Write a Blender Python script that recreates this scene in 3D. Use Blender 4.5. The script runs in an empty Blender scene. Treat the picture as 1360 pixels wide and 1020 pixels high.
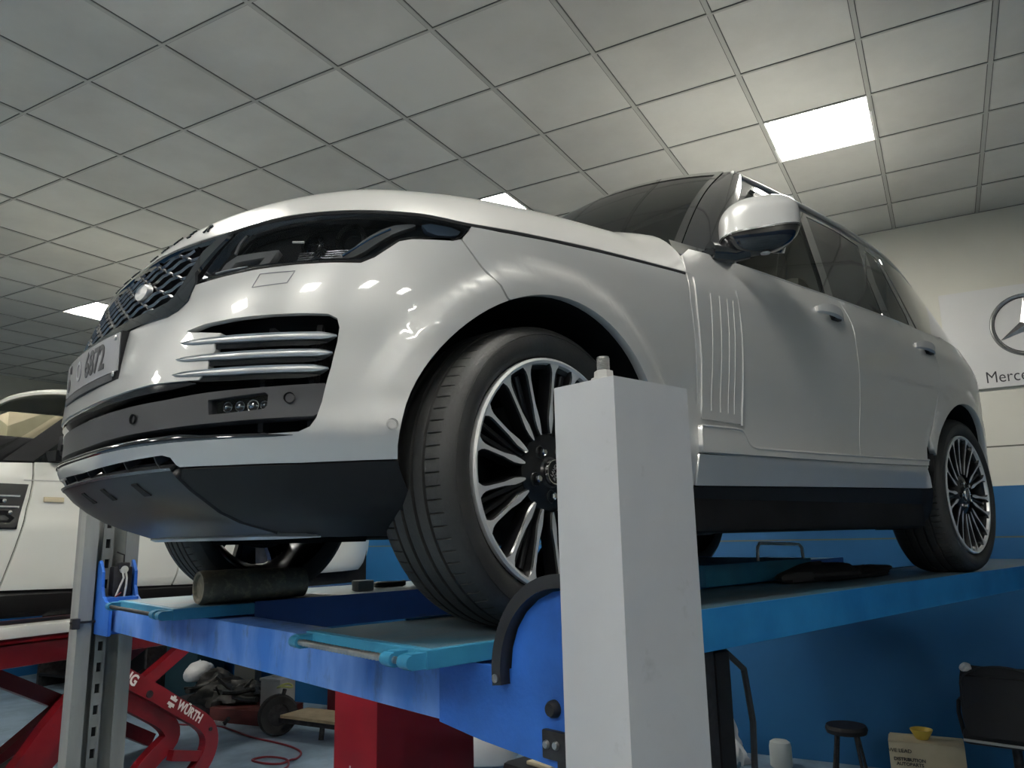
import bpy, bmesh, math, random
from mathutils import Vector, Matrix
from mathutils.geometry import delaunay_2d_cdt
random.seed(7)
PI=math.pi
OZ=1.6                      # everything below is written with z=0 at the runway deck; the floor is 1.6 m lower
COL=bpy.context.scene.collection
# ------------------------------------------------------------------ materials
MATS={}
def nodes(name):
    m=bpy.data.materials.new(name); m.use_nodes=True; nt=m.node_tree
    b=nt.nodes['Principled BSDF']; MATS[name]=m
    return m,nt,b
def pset(b,**k):
    al={'base':'Base Color','rough':'Roughness','metal':'Metallic','coat':'Coat Weight','coatr':'Coat Roughness','spec':'Specular IOR Level','trans':'Transmission Weight','ior':'IOR','alpha':'Alpha','em':'Emission Color','ems':'Emission Strength','sheen':'Sheen Weight'}
    for a,v in k.items():
        if a in('base','em') and len(v)==3: v=(*v,1)
        b.inputs[al[a]].default_value=v
def mat(name,base,rough=.5,metal=0,noise=0,nscale=8,bump=0,bscale=40,**k):
    m,nt,b=nodes(name); pset(b,base=base,rough=rough,metal=metal,**k)
    tc=nt.nodes.new('ShaderNodeTexCoord')
    if noise:
        n=nt.nodes.new('ShaderNodeTexNoise'); n.inputs['Scale'].default_value=nscale; n.inputs['Detail'].default_value=6
        nt.links.new(tc.outputs['Object'],n.inputs['Vector'])
        r=nt.nodes.new('ShaderNodeValToRGB'); r.color_ramp.elements[0].position=.3; r.color_ramp.elements[1].position=.7
        lo=tuple(c*(1-noise) for c in base); hi=tuple(min(1,c*(1+noise*.6)) for c in base)
        r.color_ramp.elements[0].color=(*lo,1); r.color_ramp.elements[1].color=(*hi,1)
        nt.links.new(n.outputs['Fac'],r.inputs['Fac']); nt.links.new(r.outputs['Color'],b.inputs['Base Color'])
    if bump:
        n=nt.nodes.new('ShaderNodeTexNoise'); n.inputs['Scale'].default_value=bscale; n.inputs['Detail'].default_value=5
        nt.links.new(tc.outputs['Object'],n.inputs['Vector'])
        bp=nt.nodes.new('ShaderNodeBump'); bp.inputs['Strength'].default_value=bump; bp.inputs['Distance'].default_value=.01
        nt.links.new(n.outputs['Fac'],bp.inputs['Height']); nt.links.new(bp.outputs['Normal'],b.inputs['Normal'])
    return m
def worn(name,base,dirt,amount=.5,scale=(3,3,3),rough=.45,metal=0,second=None,seedv=0.):
    """painted steel with streaky wear: base paint, stains of colour dirt"""
    m,nt,b=nodes(name); pset(b,rough=rough,metal=metal)
    tc=nt.nodes.new('ShaderNodeTexCoord'); mp=nt.nodes.new('ShaderNodeMapping'); mp.inputs['Scale'].default_value=scale; mp.inputs['Location'].default_value=(seedv,seedv,seedv)
    nt.links.new(tc.outputs['Object'],mp.inputs['Vector'])
    n=nt.nodes.new('ShaderNodeTexNoise'); n.inputs['Scale'].default_value=4; n.inputs['Detail'].default_value=9; n.inputs['Roughness'].default_value=.68
    nt.links.new(mp.outputs['Vector'],n.inputs['Vector'])
    r=nt.nodes.new('ShaderNodeValToRGB'); r.color_ramp.elements[0].position=.72-amount*.25; r.color_ramp.elements[1].position=.80
    r.color_ramp.elements[0].color=(0,0,0,1); r.color_ramp.elements[1].color=(1,1,1,1)
    nt.links.new(n.outputs['Fac'],r.inputs['Fac'])
    n2=nt.nodes.new('ShaderNodeTexNoise'); n2.inputs['Scale'].default_value=2.2; n2.inputs['Detail'].default_value=6
    nt.links.new(mp.outputs['Vector'],n2.inputs['Vector'])
    r2=nt.nodes.new('ShaderNodeValToRGB'); r2.color_ramp.elements[0].position=.35; r2.color_ramp.elements[1].position=.65
    s=second or tuple(min(1,c*1.25) for c in base)
    r2.color_ramp.elements[0].color=(*base,1); r2.color_ramp.elements[1].color=(*s,1)
    nt.links.new(n2.outputs['Fac'],r2.inputs['Fac'])
    mx=nt.nodes.new('ShaderNodeMix'); mx.data_type='RGBA'
    nt.links.new(r.outputs['Color'],mx.inputs['Factor']); nt.links.new(r2.outputs['Color'],mx.inputs['A']); mx.inputs['B'].default_value=(*dirt,1)
    nt.links.new(mx.outputs['Result'],b.inputs['Base Color'])
    bp=nt.nodes.new('ShaderNodeBump'); bp.inputs['Strength'].default_value=.12; bp.inputs['Distance'].default_value=.01
    nt.links.new(n.outputs['Fac'],bp.inputs['Height']); nt.links.new(bp.outputs['Normal'],b.inputs['Normal'])
    return m
paint=mat('silver_paint',(.565,.565,.55),.36,.30,coat=.85,coatr=.03)
gloss=mat('gloss_black',(.012,.012,.014),.08,0,coat=1.0,coatr=.02)
dchrome=mat('dark_chrome',(.26,.26,.27),.25,.9)
satin=mat('satin_silver',(.58,.58,.58),.38,.8)
blackp=mat('black_plastic',(.009,.0095,.011),.55,0,spec=.25,bump=.05,bscale=300)
greyp=mat('grey_plastic',(.050,.051,.056),.42,0)
under=mat('underbody',(.006,.0065,.0075),.8,0,spec=.2,noise=.5,nscale=6)
skidm=mat('skid_plate_black',(.009,.010,.013),.33,0)
guidem=mat('light_guide_grey',(.17,.17,.165),.35,.2)
chrome=mat('chrome',(.85,.85,.84),.12,1)
machined=mat('machined_alloy',(.80,.80,.79),.42,.55)
rimblack=mat('wheel_black',(.006,.006,.007),.32,0,coat=.25)
rubber=mat('tyre_rubber',(.027,.027,.026),.62,0,noise=.35,nscale=9,bump=.1,bscale=120)
dark=mat('dark_cavity',(.005,.005,.006),.9)
platem=mat('plate_face',(.62,.61,.62),.25,.25,coat=.6)
ink=mat('ink_black',(.03,.03,.035),.5)
inkgrey=mat('ink_grey',(.28,.28,.30),.5)
white_paint=mat('white_paint',(.74,.74,.68),.28,0,coat=.9,coatr=.05)
leather=mat('beige_leather',(.50,.44,.36),.55)
wallwhite=None
def glass(name,tint,transp,rough=.02):
    m,nt,b=nodes(name); nt.nodes.remove(b); out=nt.nodes['Material Output']
    t=nt.nodes.new('ShaderNodeBsdfTransparent'); t.inputs['Color'].default_value=(*tint,1)
    g=nt.nodes.new('ShaderNodeBsdfPrincipled'); g.inputs['Base Color'].default_value=(.01,.012,.012,1); g.inputs['Roughness'].default_value=rough; g.inputs['IOR'].default_value=1.5
    mx=nt.nodes.new('ShaderNodeMixShader'); mx.inputs['Fac'].default_value=1-transp
    nt.links.new(t.outputs[0],mx.inputs[1]); nt.links.new(g.outputs[0],mx.inputs[2]); nt.links.new(mx.outputs[0],out.inputs['Surface'])
    return m
marker_=mat('marker_blue',(.05,.075,.11),.25)
lampglass=glass('lamp_glass',(.9,.92,.95),.75)
winglass=glass('window_glass',(.50,.55,.55),.72)
tintglass=glass('privacy_glass',(.10,.10,.10),.12,.05)
shieldglass=glass('windshield_glass',(.45,.48,.46),.35,.05)
def emit(name,col,s):
    m,nt,b=nodes(name); pset(b,base=(.9,.9,.9),em=col,ems=s); return m
tubem=emit('lit_tube',(1.0,.97,.90),46)
blue=worn('lift_blue',(.035,.17,.58),(.05,.07,.13),.72,(4.0,4.0,1.6),.42,0,(.17,.33,.74))
bluecl=mat('carriage_blue',(.025,.13,.50),.42,0,noise=.25,nscale=7,bump=.1,bscale=90)
teal=worn('runway_blue',(.02,.16,.30),(.05,.07,.08),.3,(2,2,2),.45,0,(.04,.26,.42))
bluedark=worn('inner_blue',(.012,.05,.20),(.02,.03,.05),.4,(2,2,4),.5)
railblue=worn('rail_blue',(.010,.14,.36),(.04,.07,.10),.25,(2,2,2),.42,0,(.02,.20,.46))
deckm=worn('worn_deck',(.055,.14,.20),(.12,.15,.16),.75,(2,5,2),.38,.2,(.10,.13,.15))
postgrey=worn('post_paint',(.56,.56,.57),(.40,.40,.39),.42,(2.5,2.5,2.5),.5,0,(.60,.60,.60))
galv=worn('galvanised',(.26,.27,.26),(.10,.10,.09),.4,(6,6,1),.5,.35)
steel=mat('steel',(.45,.45,.44),.32,.9,noise=.2,nscale=20)
darksteel=mat('dark_steel',(.05,.048,.05),.5,.6,noise=.4,nscale=25)
red=worn('red_paint',(.17,.006,.011),(.05,.008,.01),.30,(3,3,3),.35)
redcab=mat('cabinet_red',(.28,.008,.018),.4,0,noise=.1,nscale=4)
hoserub=mat('hose_rubber',(.018,.018,.02),.5)
redhose=mat('red_hose',(.20,.02,.03),.45)
card=mat('cardboard',(.50,.40,.26),.85,0,noise=.1,nscale=12)
cardpale=mat('pale_cardboard',(.55,.48,.33),.85,0,noise=.08,nscale=12)
bagm=mat('plastic_bag',(.72,.72,.72),.35,0,bump=.3,bscale=25)
jugm=mat('milky_plastic',(.45,.48,.46),.4)
yellow=mat('yellow_bowl',(.62,.45,.07),.45)
ochre=mat('yellow_paste',(.45,.28,.02),.5)
pvc=mat('grey_light',(.50,.50,.48),.6)
woodm=mat('board_wood',(.30,.24,.15),.7,0,noise=.2,nscale=10)
blackfab=mat('chair_black',(.012,.012,.014),.6)
wires=mat('cable_white',(.62,.60,.52),.5)
brown=mat('dark_brown',(.045,.033,.026),.6,0,noise=.2,nscale=4)
labelw=mat('sticker_white',(.85,.80,.74),.5)
signm=mat('sign_panel',(.60,.60,.59),.30,0,coat=.3)
# walls, floor, ceiling
def wallmat(name,zsplit,g1,g2):
    m,nt,b=nodes(name); pset(b,rough=.55)
    g=nt.nodes.new('ShaderNodeNewGeometry'); sp=nt.nodes.new('ShaderNodeSeparateXYZ'); nt.links.new(g.outputs['Position'],sp.inputs[0])
    gt=nt.nodes.new('ShaderNodeMath'); gt.operation='GREATER_THAN'; gt.inputs[1].default_value=zsplit; nt.links.new(sp.outputs['Z'],gt.inputs[0])
    n=nt.nodes.new('ShaderNodeTexNoise'); n.inputs['Scale'].default_value=1.3; n.inputs['Detail'].default_value=7; nt.links.new(g.outputs['Position'],n.inputs['Vector'])
    def ramp(a,c):
        r=nt.nodes.new('ShaderNodeValToRGB'); r.color_ramp.elements[0].position=.3; r.color_ramp.elements[1].position=.72
        r.color_ramp.elements[0].color=(*a,1); r.color_ramp.elements[1].color=(*c,1); nt.links.new(n.outputs['Fac'],r.inputs['Fac']); return r
    lo=ramp((.004,.080,.215),(.006,.098,.25)); hi=ramp((.56,.55,.48),(.62,.61,.54))
    mx=nt.nodes.new('ShaderNodeMix'); mx.data_type='RGBA'; nt.links.new(gt.outputs[0],mx.inputs['Factor'])
    nt.links.new(lo.outputs['Color'],mx.inputs['A']); nt.links.new(hi.outputs['Color'],mx.inputs['B'])
    # thin scored lines at heights g1, g2
    last=mx.outputs['Result']
    for gz in (g1,g2):
        su=nt.nodes.new('ShaderNodeMath'); su.operation='SUBTRACT'; su.inputs[1].default_value=gz; nt.links.new(sp.outputs['Z'],su.inputs[0])
        ab=nt.nodes.new('ShaderNodeMath'); ab.operation='ABSOLUTE'; nt.links.new(su.outputs[0],ab.inputs[0])
        lt=nt.nodes.new('ShaderNodeMath'); lt.operation='LESS_THAN'; lt.inputs[1].default_value=.006; nt.links.new(ab.outputs[0],lt.inputs[0])
        m2=nt.nodes.new('ShaderNodeMix'); m2.data_type='RGBA'; nt.links.new(lt.outputs[0],m2.inputs['Factor']); nt.links.new(last,m2.inputs['A']); m2.inputs['B'].default_value=(.10,.10,.08,1)
        last=m2.outputs['Result']
    nt.links.new(last,b.inputs['Base Color'])
    return m
wallm=wallmat('painted_wall',OZ+.232+.283,OZ+.283-.148,OZ+.532+.283)
def tilemat():
    m,nt,b=nodes('ceiling_tile'); pset(b,rough=.45)
    g=nt.nodes.new('ShaderNodeNewGeometry')
    n=nt.nodes.new('ShaderNodeTexNoise'); n.inputs['Scale'].default_value=.9; n.inputs['Detail'].default_value=8; n.inputs['Roughness'].default_value=.6; nt.links.new(g.outputs['Position'],n.inputs['Vector'])
    r=nt.nodes.new('ShaderNodeValToRGB'); e=r.color_ramp.elements; e[0].position=.28; e[0].color=(.47,.465,.435,1); e[1].position=.62; e[1].color=(.63,.625,.585,1)
    nt.links.new(n.outputs['Fac'],r.inputs['Fac'])
    oi=nt.nodes.new('ShaderNodeTexWhiteNoise'); oi.noise_dimensions='3D'
    at=nt.nodes.new('ShaderNodeAttribute'); at.attribute_name='tile'; nt.links.new(at.outputs['Vector'],oi.inputs['Vector'])
    mr=nt.nodes.new('ShaderNodeMapRange'); mr.inputs['To Min'].default_value=.90; mr.inputs['To Max'].default_value=1.06; nt.links.new(oi.outputs['Value'],mr.inputs['Value'])
    mm=nt.nodes.new('ShaderNodeVectorMath'); mm.operation='SCALE'; nt.links.new(r.outputs['Color'],mm.inputs[0]); nt.links.new(mr.outputs['Result'],mm.inputs['Scale'])
    nt.links.new(mm.outputs['Vector'],b.inputs['Base Color'])
    n3=nt.nodes.new('ShaderNodeTexNoise'); n3.inputs['Scale'].default_value=90; nt.links.new(g.outputs['Position'],n3.inputs['Vector'])
    bp=nt.nodes.new('ShaderNodeBump'); bp.inputs['Strength'].default_value=.08; bp.inputs['Distance'].default_value=.005; nt.links.new(n3.outputs['Fac'],bp.inputs['Height']); nt.links.new(bp.outputs['Normal'],b.inputs['Normal'])
    return m
tilem=tilemat()
tbar=mat('ceiling_bar',(.42,.42,.39),.4,0)
tgap=mat('ceiling_bar_gap',(.10,.10,.095),.7)
def floormat():
    m,nt,b=nodes('painted_floor')
    g=nt.nodes.new('ShaderNodeNewGeometry')
    n=nt.nodes.new('ShaderNodeTexNoise'); n.inputs['Scale'].default_value=1.6; n.inputs['Detail'].default_value=9; n.inputs['Roughness'].default_value=.65; nt.links.new(g.outputs['Position'],n.inputs['Vector'])
    r=nt.nodes.new('ShaderNodeValToRGB'); e=r.color_ramp.elements; e[0].position=.30; e[0].color=(.10,.15,.20,1); e[1].position=.60; e[1].color=(.27,.37,.46,1)
    nt.links.new(n.outputs['Fac'],r.inputs['Fac']); nt.links.new(r.outputs['Color'],b.inputs['Base Color'])
    r2=nt.nodes.new('ShaderNodeMapRange'); r2.inputs['To Min'].default_value=.35; r2.inputs['To Max'].default_value=.65; nt.links.new(n.outputs['Fac'],r2.inputs['Value']); nt.links.new(r2.outputs['Result'],b.inputs['Roughness'])
    return m
floorm=floormat()
# ------------------------------------------------------------------ mesh builder
class MB:
    def __init__(s): s.v=[];s.f=[];s.m=[];s.n={}
    def add(s,vs,fs,mi=0):
        o=len(s.v); s.v+=[Vector(p) for p in vs]; s.f+=[tuple(o+i for i in f) for f in fs]; s.m+=[mi]*len(fs); return o
    def hexa(s,c,mi=0): # 8 corners: bottom 4 ccw, top 4 ccw
        s.add(c,[(3,2,1,0),(4,5,6,7),(0,1,5,4),(1,2,6,5),(2,3,7,6),(3,0,4,7)],mi)
    def box(s,x0,x1,y0,y1,z0,z1,mi=0,M=None,bev=0):
        if bev:
            b=min(bev,(x1-x0)*.45,(y1-y0)*.45,(z1-z0)*.45); bm=bmesh.new(); bmesh.ops.create_cube(bm,size=1)
            for v in bm.verts: v.co=Vector(((x0+x1)/2+v.co.x*(x1-x0),(y0+y1)/2+v.co.y*(y1-y0),(z0+z1)/2+v.co.z*(z1-z0)))
            bmesh.ops.bevel(bm,geom=bm.edges[:],offset=b,segments=2,affect='EDGES',profile=.6); bm.verts.index_update()
            vs=[v.co.copy() for v in bm.verts]; fs=[tuple(v.index for v in f.verts) for f in bm.faces]; bm.free()
            if M: vs=[M@v for v in vs]
            s.add(vs,fs,mi); return
        c=[Vector(p) for p in ((x0,y0,z0),(x1,y0,z0),(x1,y1,z0),(x0,y1,z0),(x0,y0,z1),(x1,y0,z1),(x1,y1,z1),(x0,y1,z1))]
        if M: c=[M@v for v in c]
        s.hexa(c,mi)
    def tube(s,pts,r,n=10,mi=0,caps=True,closed=False):
        pts=[Vector(p) for p in pts]; N=len(pts); rr=r if isinstance(r,(list,tuple)) else [r]*N
        ref=Vector((0,0,1)); vs=[];fs=[]
        for i,p in enumerate(pts):
            if closed: t=pts[(i+1)%N]-pts[i-1]
            else: t=(pts[min(i+1,N-1)]-pts[max(i-1,0)])
            t.normalize()
            if i==0:
                ref=Vector((0,0,1)) if abs(t.z)<.9 else Vector((1,0,0))
            u=(ref-t*ref.dot(t)); 
            if u.length<1e-6: u=Vector((1,0,0))
            u.normalize(); ref=u; w=t.cross(u)
            for k in range(n):
                a=2*PI*k/n; vs.append(p+u*math.cos(a)*rr[i]+w*math.sin(a)*rr[i])
        L=N if closed else N-1
        for i in range(L):
            j=(i+1)%N
            for k in range(n):
                fs.append((i*n+k,i*n+(k+1)%n,j*n+(k+1)%n,j*n+k))
        if caps and not closed:
            fs.append(tuple(range(n-1,-1,-1))); fs.append(tuple((N-1)*n+k for k in range(n)))
        s.add(vs,fs,mi)
    def cyl(s,p0,p1,r0,r1=None,n=24,mi=0): s.tube([p0,p1],[r0,r0 if r1 is None else r1],n,mi)
    def lathe(s,prof,n=32,M=None,mi=0,mis=None,closed=False):
        """prof: (radius, height) along local Z"""
        vs=[];fs=[];P=len(prof)
        for k in range(n):
            a=2*PI*k/n
            for r,h in prof:
                v=Vector((r*math.cos(a),r*math.sin(a),h)); vs.append(M@v if M else v)
        o=len(s.v); s.v+=vs
        for k in range(n):
            kk=(k+1)%n
            for i in range(P-1 if not closed else P):
                j=(i+1)%P
                s.f.append((o+k*P+i,o+kk*P+i,o+kk*P+j,o+k*P+j)); s.m.append(mis[i] if mis else mi)
    def prism(s,poly,z0,z1,M=None,mi=0):
        """poly (x,y) ccw extruded along local z"""
        n=len(poly); vs=[Vector((x,y,z0)) for x,y in poly]+[Vector((x,y,z1)) for x,y in poly]
        if M: vs=[M@v for v in vs]
        fs=[tuple(range(n-1,-1,-1)),tuple(range(n,2*n))]+[(i,(i+1)%n,n+(i+1)%n,n+i) for i in range(n)]
        s.add(vs,fs,mi)
    def grid(s,fn,us,vs_,mi=0,flip=False,closeu=False):
        nu,nv=len(us),len(vs_); vs=[fn(u,v) for u in us for v in vs_]; fs=[]
        for i in range(nu if closeu else nu-1):
            ii=(i+1)%nu
            for j in range(nv-1):
                q=(i*nv+j,ii*nv+j,ii*nv+j+1,i*nv+j+1); fs.append(q[::-1] if flip else q)
        s.add(vs,fs,mi)
    def mesh(s,name,mats,smooth=True,angle=35,norms=None):
        me=bpy.data.meshes.new(name); me.from_pydata([tuple(v) for v in s.v],[],s.f); 
        for m in mats: me.materials.append(m)
        for p,mi in zip(me.polygons,s.m): p.material_index=mi; p.use_smooth=smooth
        me.update()
        if norms: me.normals_split_custom_set_from_vertices(norms)
        elif smooth: me.set_sharp_from_angle(angle=math.radians(angle))
        return me
ALL=[]
def rootinv(parent):
    M=Matrix.Identity(4); p=parent; ch=[]
    while p: ch.append(p); p=p.parent
    for q in reversed(ch): M=M@q.matrix_basis
    return M.inverted()
def link(name,me,parent=None,loc=None):
    """link a mesh written in scene coordinates as one object"""
    o=bpy.data.objects.new(name,me); COL.objects.link(o)
    if parent:
        o.parent=parent; me.transform(rootinv(parent))
    else:
        if loc is None:
            xs=[v.co for v in me.vertices]; 
            loc=Vector(((min(v.x for v in xs)+max(v.x for v in xs))/2,(min(v.y for v in xs)+max(v.y for v in xs))/2,min(v.z for v in xs)))
        loc=Vector(loc); me.transform(Matrix.Translation(-loc)); o.location=loc
        ALL.append(o)
    return o
def tag(o,label=None,cat=None,group=None,kind=None):
    if label: o['label']=label
    if cat: o['category']=cat
    if group: o['group']=group
    if kind: o['kind']=kind
    return o
def thing(name,label,cat,loc,rz=0,group=None):
    o=bpy.data.objects.new(name,None); o.empty_display_size=.1; COL.objects.link(o); o.location=loc; o.rotation_euler=(0,0,rz); ALL.append(o)
    return tag(o,label,cat,group)
def part(name,mb,mats,parent,smooth=True,angle=35):
    if not isinstance(mats,(list,tuple)): mats=[mats]
    return link(name,mb.mesh(name,mats,smooth,angle),parent)
def single(name,mb,mats,label=None,cat=None,group=None,kind=None,smooth=True,angle=35,loc=None):
    if not isinstance(mats,(list,tuple)): mats=[mats]
    return tag(link(name,mb.mesh(name,mats,smooth,angle),None,loc),label,cat,group,kind)
def kids(o): return [c for c in bpy.data.objects if c.parent==o]
def copy_tree(o,parent=None):
    c=o.copy(); COL.objects.link(c); c.parent=parent
    if parent is None: ALL.append(c)
    for k in kids(o): copy_tree(k,c)
    return c
def text_mesh(txt,size,M,depth=.002,align='CENTER',fn=None,sx=1.0,bold=0.,spacing=1.0):
    cu=bpy.data.curves.new('lettering','FONT'); cu.body=txt; cu.size=size; cu.extrude=depth/2; cu.align_x=align; cu.align_y='CENTER'; cu.resolution_u=3; cu.offset=bold; cu.space_character=spacing
    ob=bpy.data.objects.new('lettering',cu); COL.objects.link(ob)
    dg=bpy.context.evaluated_depsgraph_get(); dg.update(); me=bpy.data.meshes.new_from_object(ob.evaluated_get(dg)); bpy.data.objects.remove(ob); bpy.data.curves.remove(cu)
    for v in me.vertices:
        p=Vector((v.co.x*sx,v.co.y,v.co.z)); v.co=fn(p) if fn else M@p
    me.materials.clear(); me.update()
    return me
def text_part(name,txt,size,M,m,parent,**k):
    me=text_mesh(txt,size,M,**k); me.name=name; me.materials.append(m); return link(name,me,parent)
def basis(o,x,y):
    x=Vector(x).normalized(); y=Vector(y); y=(y-x*y.dot(x)).normalized(); z=x.cross(y)
    M=Matrix((( x.x,y.x,z.x,o[0]),(x.y,y.y,z.y,o[1]),(x.z,y.z,z.z,o[2]),(0,0,0,1))); return M
# room frame: a = away from camera towards the back wall, b = to the right, height over the camera
CAM=Vector((-1.38715,-1.37726,.22708)); AH=Vector((.94544,.3258,0)).normalized(); BH=Vector((AH.y,-AH.x,0))
def R(a,b,z=0.): return CAM+AH*a+BH*b+Vector((0,0,z))
RM=basis(CAM,BH,AH)   # local x = b, local y = a, z up
FL=-1.6
import math
YC=.955
def lerp_tab(tab,x):
    # monotone-ish cubic (Catmull-Rom on nonuniform) interpolation
    n=len(tab)
    if x<=tab[0][0]:
        (x0,y0),(x1,y1)=tab[0],tab[1]; return y0+(y1-y0)/(x1-x0)*(x-x0)
    if x>=tab[-1][0]:
        (x0,y0),(x1,y1)=tab[-2],tab[-1]; return y1+(y1-y0)/(x1-x0)*(x-x1)
    for i in range(n-1):
        if x<=tab[i+1][0]: break
    def sl(j):
        if j==0: return (tab[1][1]-tab[0][1])/(tab[1][0]-tab[0][0])
        if j==n-1: return (tab[-1][1]-tab[-2][1])/(tab[-1][0]-tab[-2][0])
        a=(tab[j][1]-tab[j-1][1])/(tab[j][0]-tab[j-1][0]); b=(tab[j+1][1]-tab[j][1])/(tab[j+1][0]-tab[j][0])
        if a*b<=0: return 0.
        return 2*a*b/(a+b)
    (x0,y0),(x1,y1)=tab[i],tab[i+1]; h=x1-x0; t=(x-x0)/h; m0=sl(i)*h; m1=sl(i+1)*h
    return (2*t**3-3*t*t+1)*y0+(t**3-2*t*t+t)*m0+(-2*t**3+3*t*t)*y1+(t**3-t*t)*m1
XN=[(.22,-.50),(.25,-.575),(.29,-.70),(.33,-.775),(.37,-.825),(.41,-.855),(.46,-.872),(.55,-.872),(.63,-.866),(.70,-.857),(.78,-.842),(.86,-.815),(.94,-.783),(1.0,-.755),(1.06,-.722),(1.12,-.67)]
WT=[(.20,.84),(.26,.895),(.32,.925),(.40,.945),(.47,.958),(.53,.955),(.62,.958),(.75,.972),(.90,.983),(.98,.984),(1.04,.977),(1.10,.957),(1.16,.93)]
XR=[(.22,3.9),(.35,4.0),(.45,4.1),(.6,4.12),(.8,4.1),(1.0,4.06),(1.16,4.02)]
P1,Q1=2.25,2.9
# unit superellipse table by arc length (reference depth .86, width .98)
def _mk(D,W,p,q,N=600):
    tab=[];L=0;prev=None
    for i in range(N+1):
        th=math.pi/2*i/N
        cy=math.sin(th)**(2/q); cx=math.cos(th)**(2/p)
        P=(D*cx,W*cy)
        if prev: L+=math.hypot(P[0]-prev[0],P[1]-prev[1])
        prev=P; tab.append((L,cx,cy))
    return tab,L
FT,LF=_mk(.86,.98,P1,Q1)
P2,Q2=2.3,2.2
RT,LR=_mk(1.2,.98,P2,Q2)
XS0,XS1=0.0,2.93
def _look(tab,a):
    a=max(0,min(tab[-1][0],a)); lo,hi=0,len(tab)-1
    while hi-lo>1:
        m=(lo+hi)//2
        if tab[m][0]<=a: lo=m
        else: hi=m
    L0,c0,s0=tab[lo];L1,c1,s1=tab[hi]; t=(a-L0)/(L1-L0) if L1>L0 else 0
    return c0+(c1-c0)*t, s0+(s1-s0)*t
AS=LF; AR=LF+(XS1-XS0); AE=AR+LR
def sidebump(X,z):
    b=0
    for xc in (0.,2.922):
        r=math.hypot(X-xc,z-.38)
        if z>.1 and r<.62:
            t=(r-.44)/.075   # flare lip near arch
            b=max(b,.020/(1+math.exp((t-1)*9)))
    return b
def E(a,z):
    """body envelope: a = distance along plan from nose centre (sign = side), z height -> (X, y', z)"""
    sg=1 if a>=0 else -1; a=abs(a); W=lerp_tab(WT,z)
    if a<LF:
        cx,cy=_look(FT,a); X=XS0-(XS0-lerp_tab(XN,z))*cx; y=W*cy
    elif a<=AR:
        X=XS0+a-LF; y=W
    else:
        cx,cy=_look(RT,AE-a); X=XS1+(lerp_tab(XR,z)-XS1)*cx; y=W*cy
    if y>.8: y+=sidebump(X,z)*min(1,(y-.8)/.12)
    return (X,y*sg,z)
# greenhouse side
def G(X,z):
    t=(z-1.10)/.68
    y=.950-.285*t-.015*t*t
    if X>2.3: y-=.17*((X-2.3)/1.6)**2
    if X<1.2: y-=.03*((1.2-X)/.6)**2
    return (X,y,z)
# ------------------------------------------------------------------ car body panels laid on the body envelope
def W3(P): return Vector((P[0],YC-P[1],P[2]))
def side(fn,sg):
    """mirror a one-sided surface to the other flank"""
    if sg>0: return fn
    return lambda a,b: (lambda P:(P[0],-P[1],P[2]))(fn(a,b))
def norm(fn,a,b,flip=False):
    h=1e-3; p=W3(fn(a,b)); u=W3(fn(a+h,b))-W3(fn(a-h,b)); v=W3(fn(a,b+h))-W3(fn(a,b-h)); n=u.cross(v)
    if n.length<1e-12: n=Vector((0,-1,0))
    n.normalize(); return -n if flip else n
def resample(poly,step):
    out=[];n=len(poly)
    for i in range(n):
        p,q=poly[i],poly[(i+1)%n]; L=math.hypot(q[0]-p[0],q[1]-p[1]); k=max(1,int(round(L/step)))
        for j in range(k): t=j/k; out.append((p[0]+(q[0]-p[0])*t,p[1]+(q[1]-p[1])*t))
    return out
def inpoly(pt,poly):
    x,y=pt;c=False;n=len(poly);j=n-1
    for i in range(n):
        xi,yi=poly[i];xj,yj=poly[j]
        if (yi>y)!=(yj>y) and x<(xj-xi)*(y-yi)/(yj-yi)+xi: c=not c
        j=i
    return c
def area(p): return sum(p[i][0]*p[(i+1)%len(p)][1]-p[(i+1)%len(p)][0]*p[i][1] for i in range(len(p)))/2
def ccw(p): return p if area(p)>0 else p[::-1]
def smooth_poly(pts,it=2,closed=True):
    for _ in range(it):
        out=[];n=len(pts)
        for i in range(n if closed else n-1):
            p,q=pts[i],pts[(i+1)%n]
            out+=[(p[0]*.75+q[0]*.25,p[1]*.75+q[1]*.25),(p[0]*.25+q[0]*.75,p[1]*.25+q[1]*.75)]
        if not closed: out=[pts[0]]+out+[pts[-1]]
        pts=out
    return pts
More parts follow.
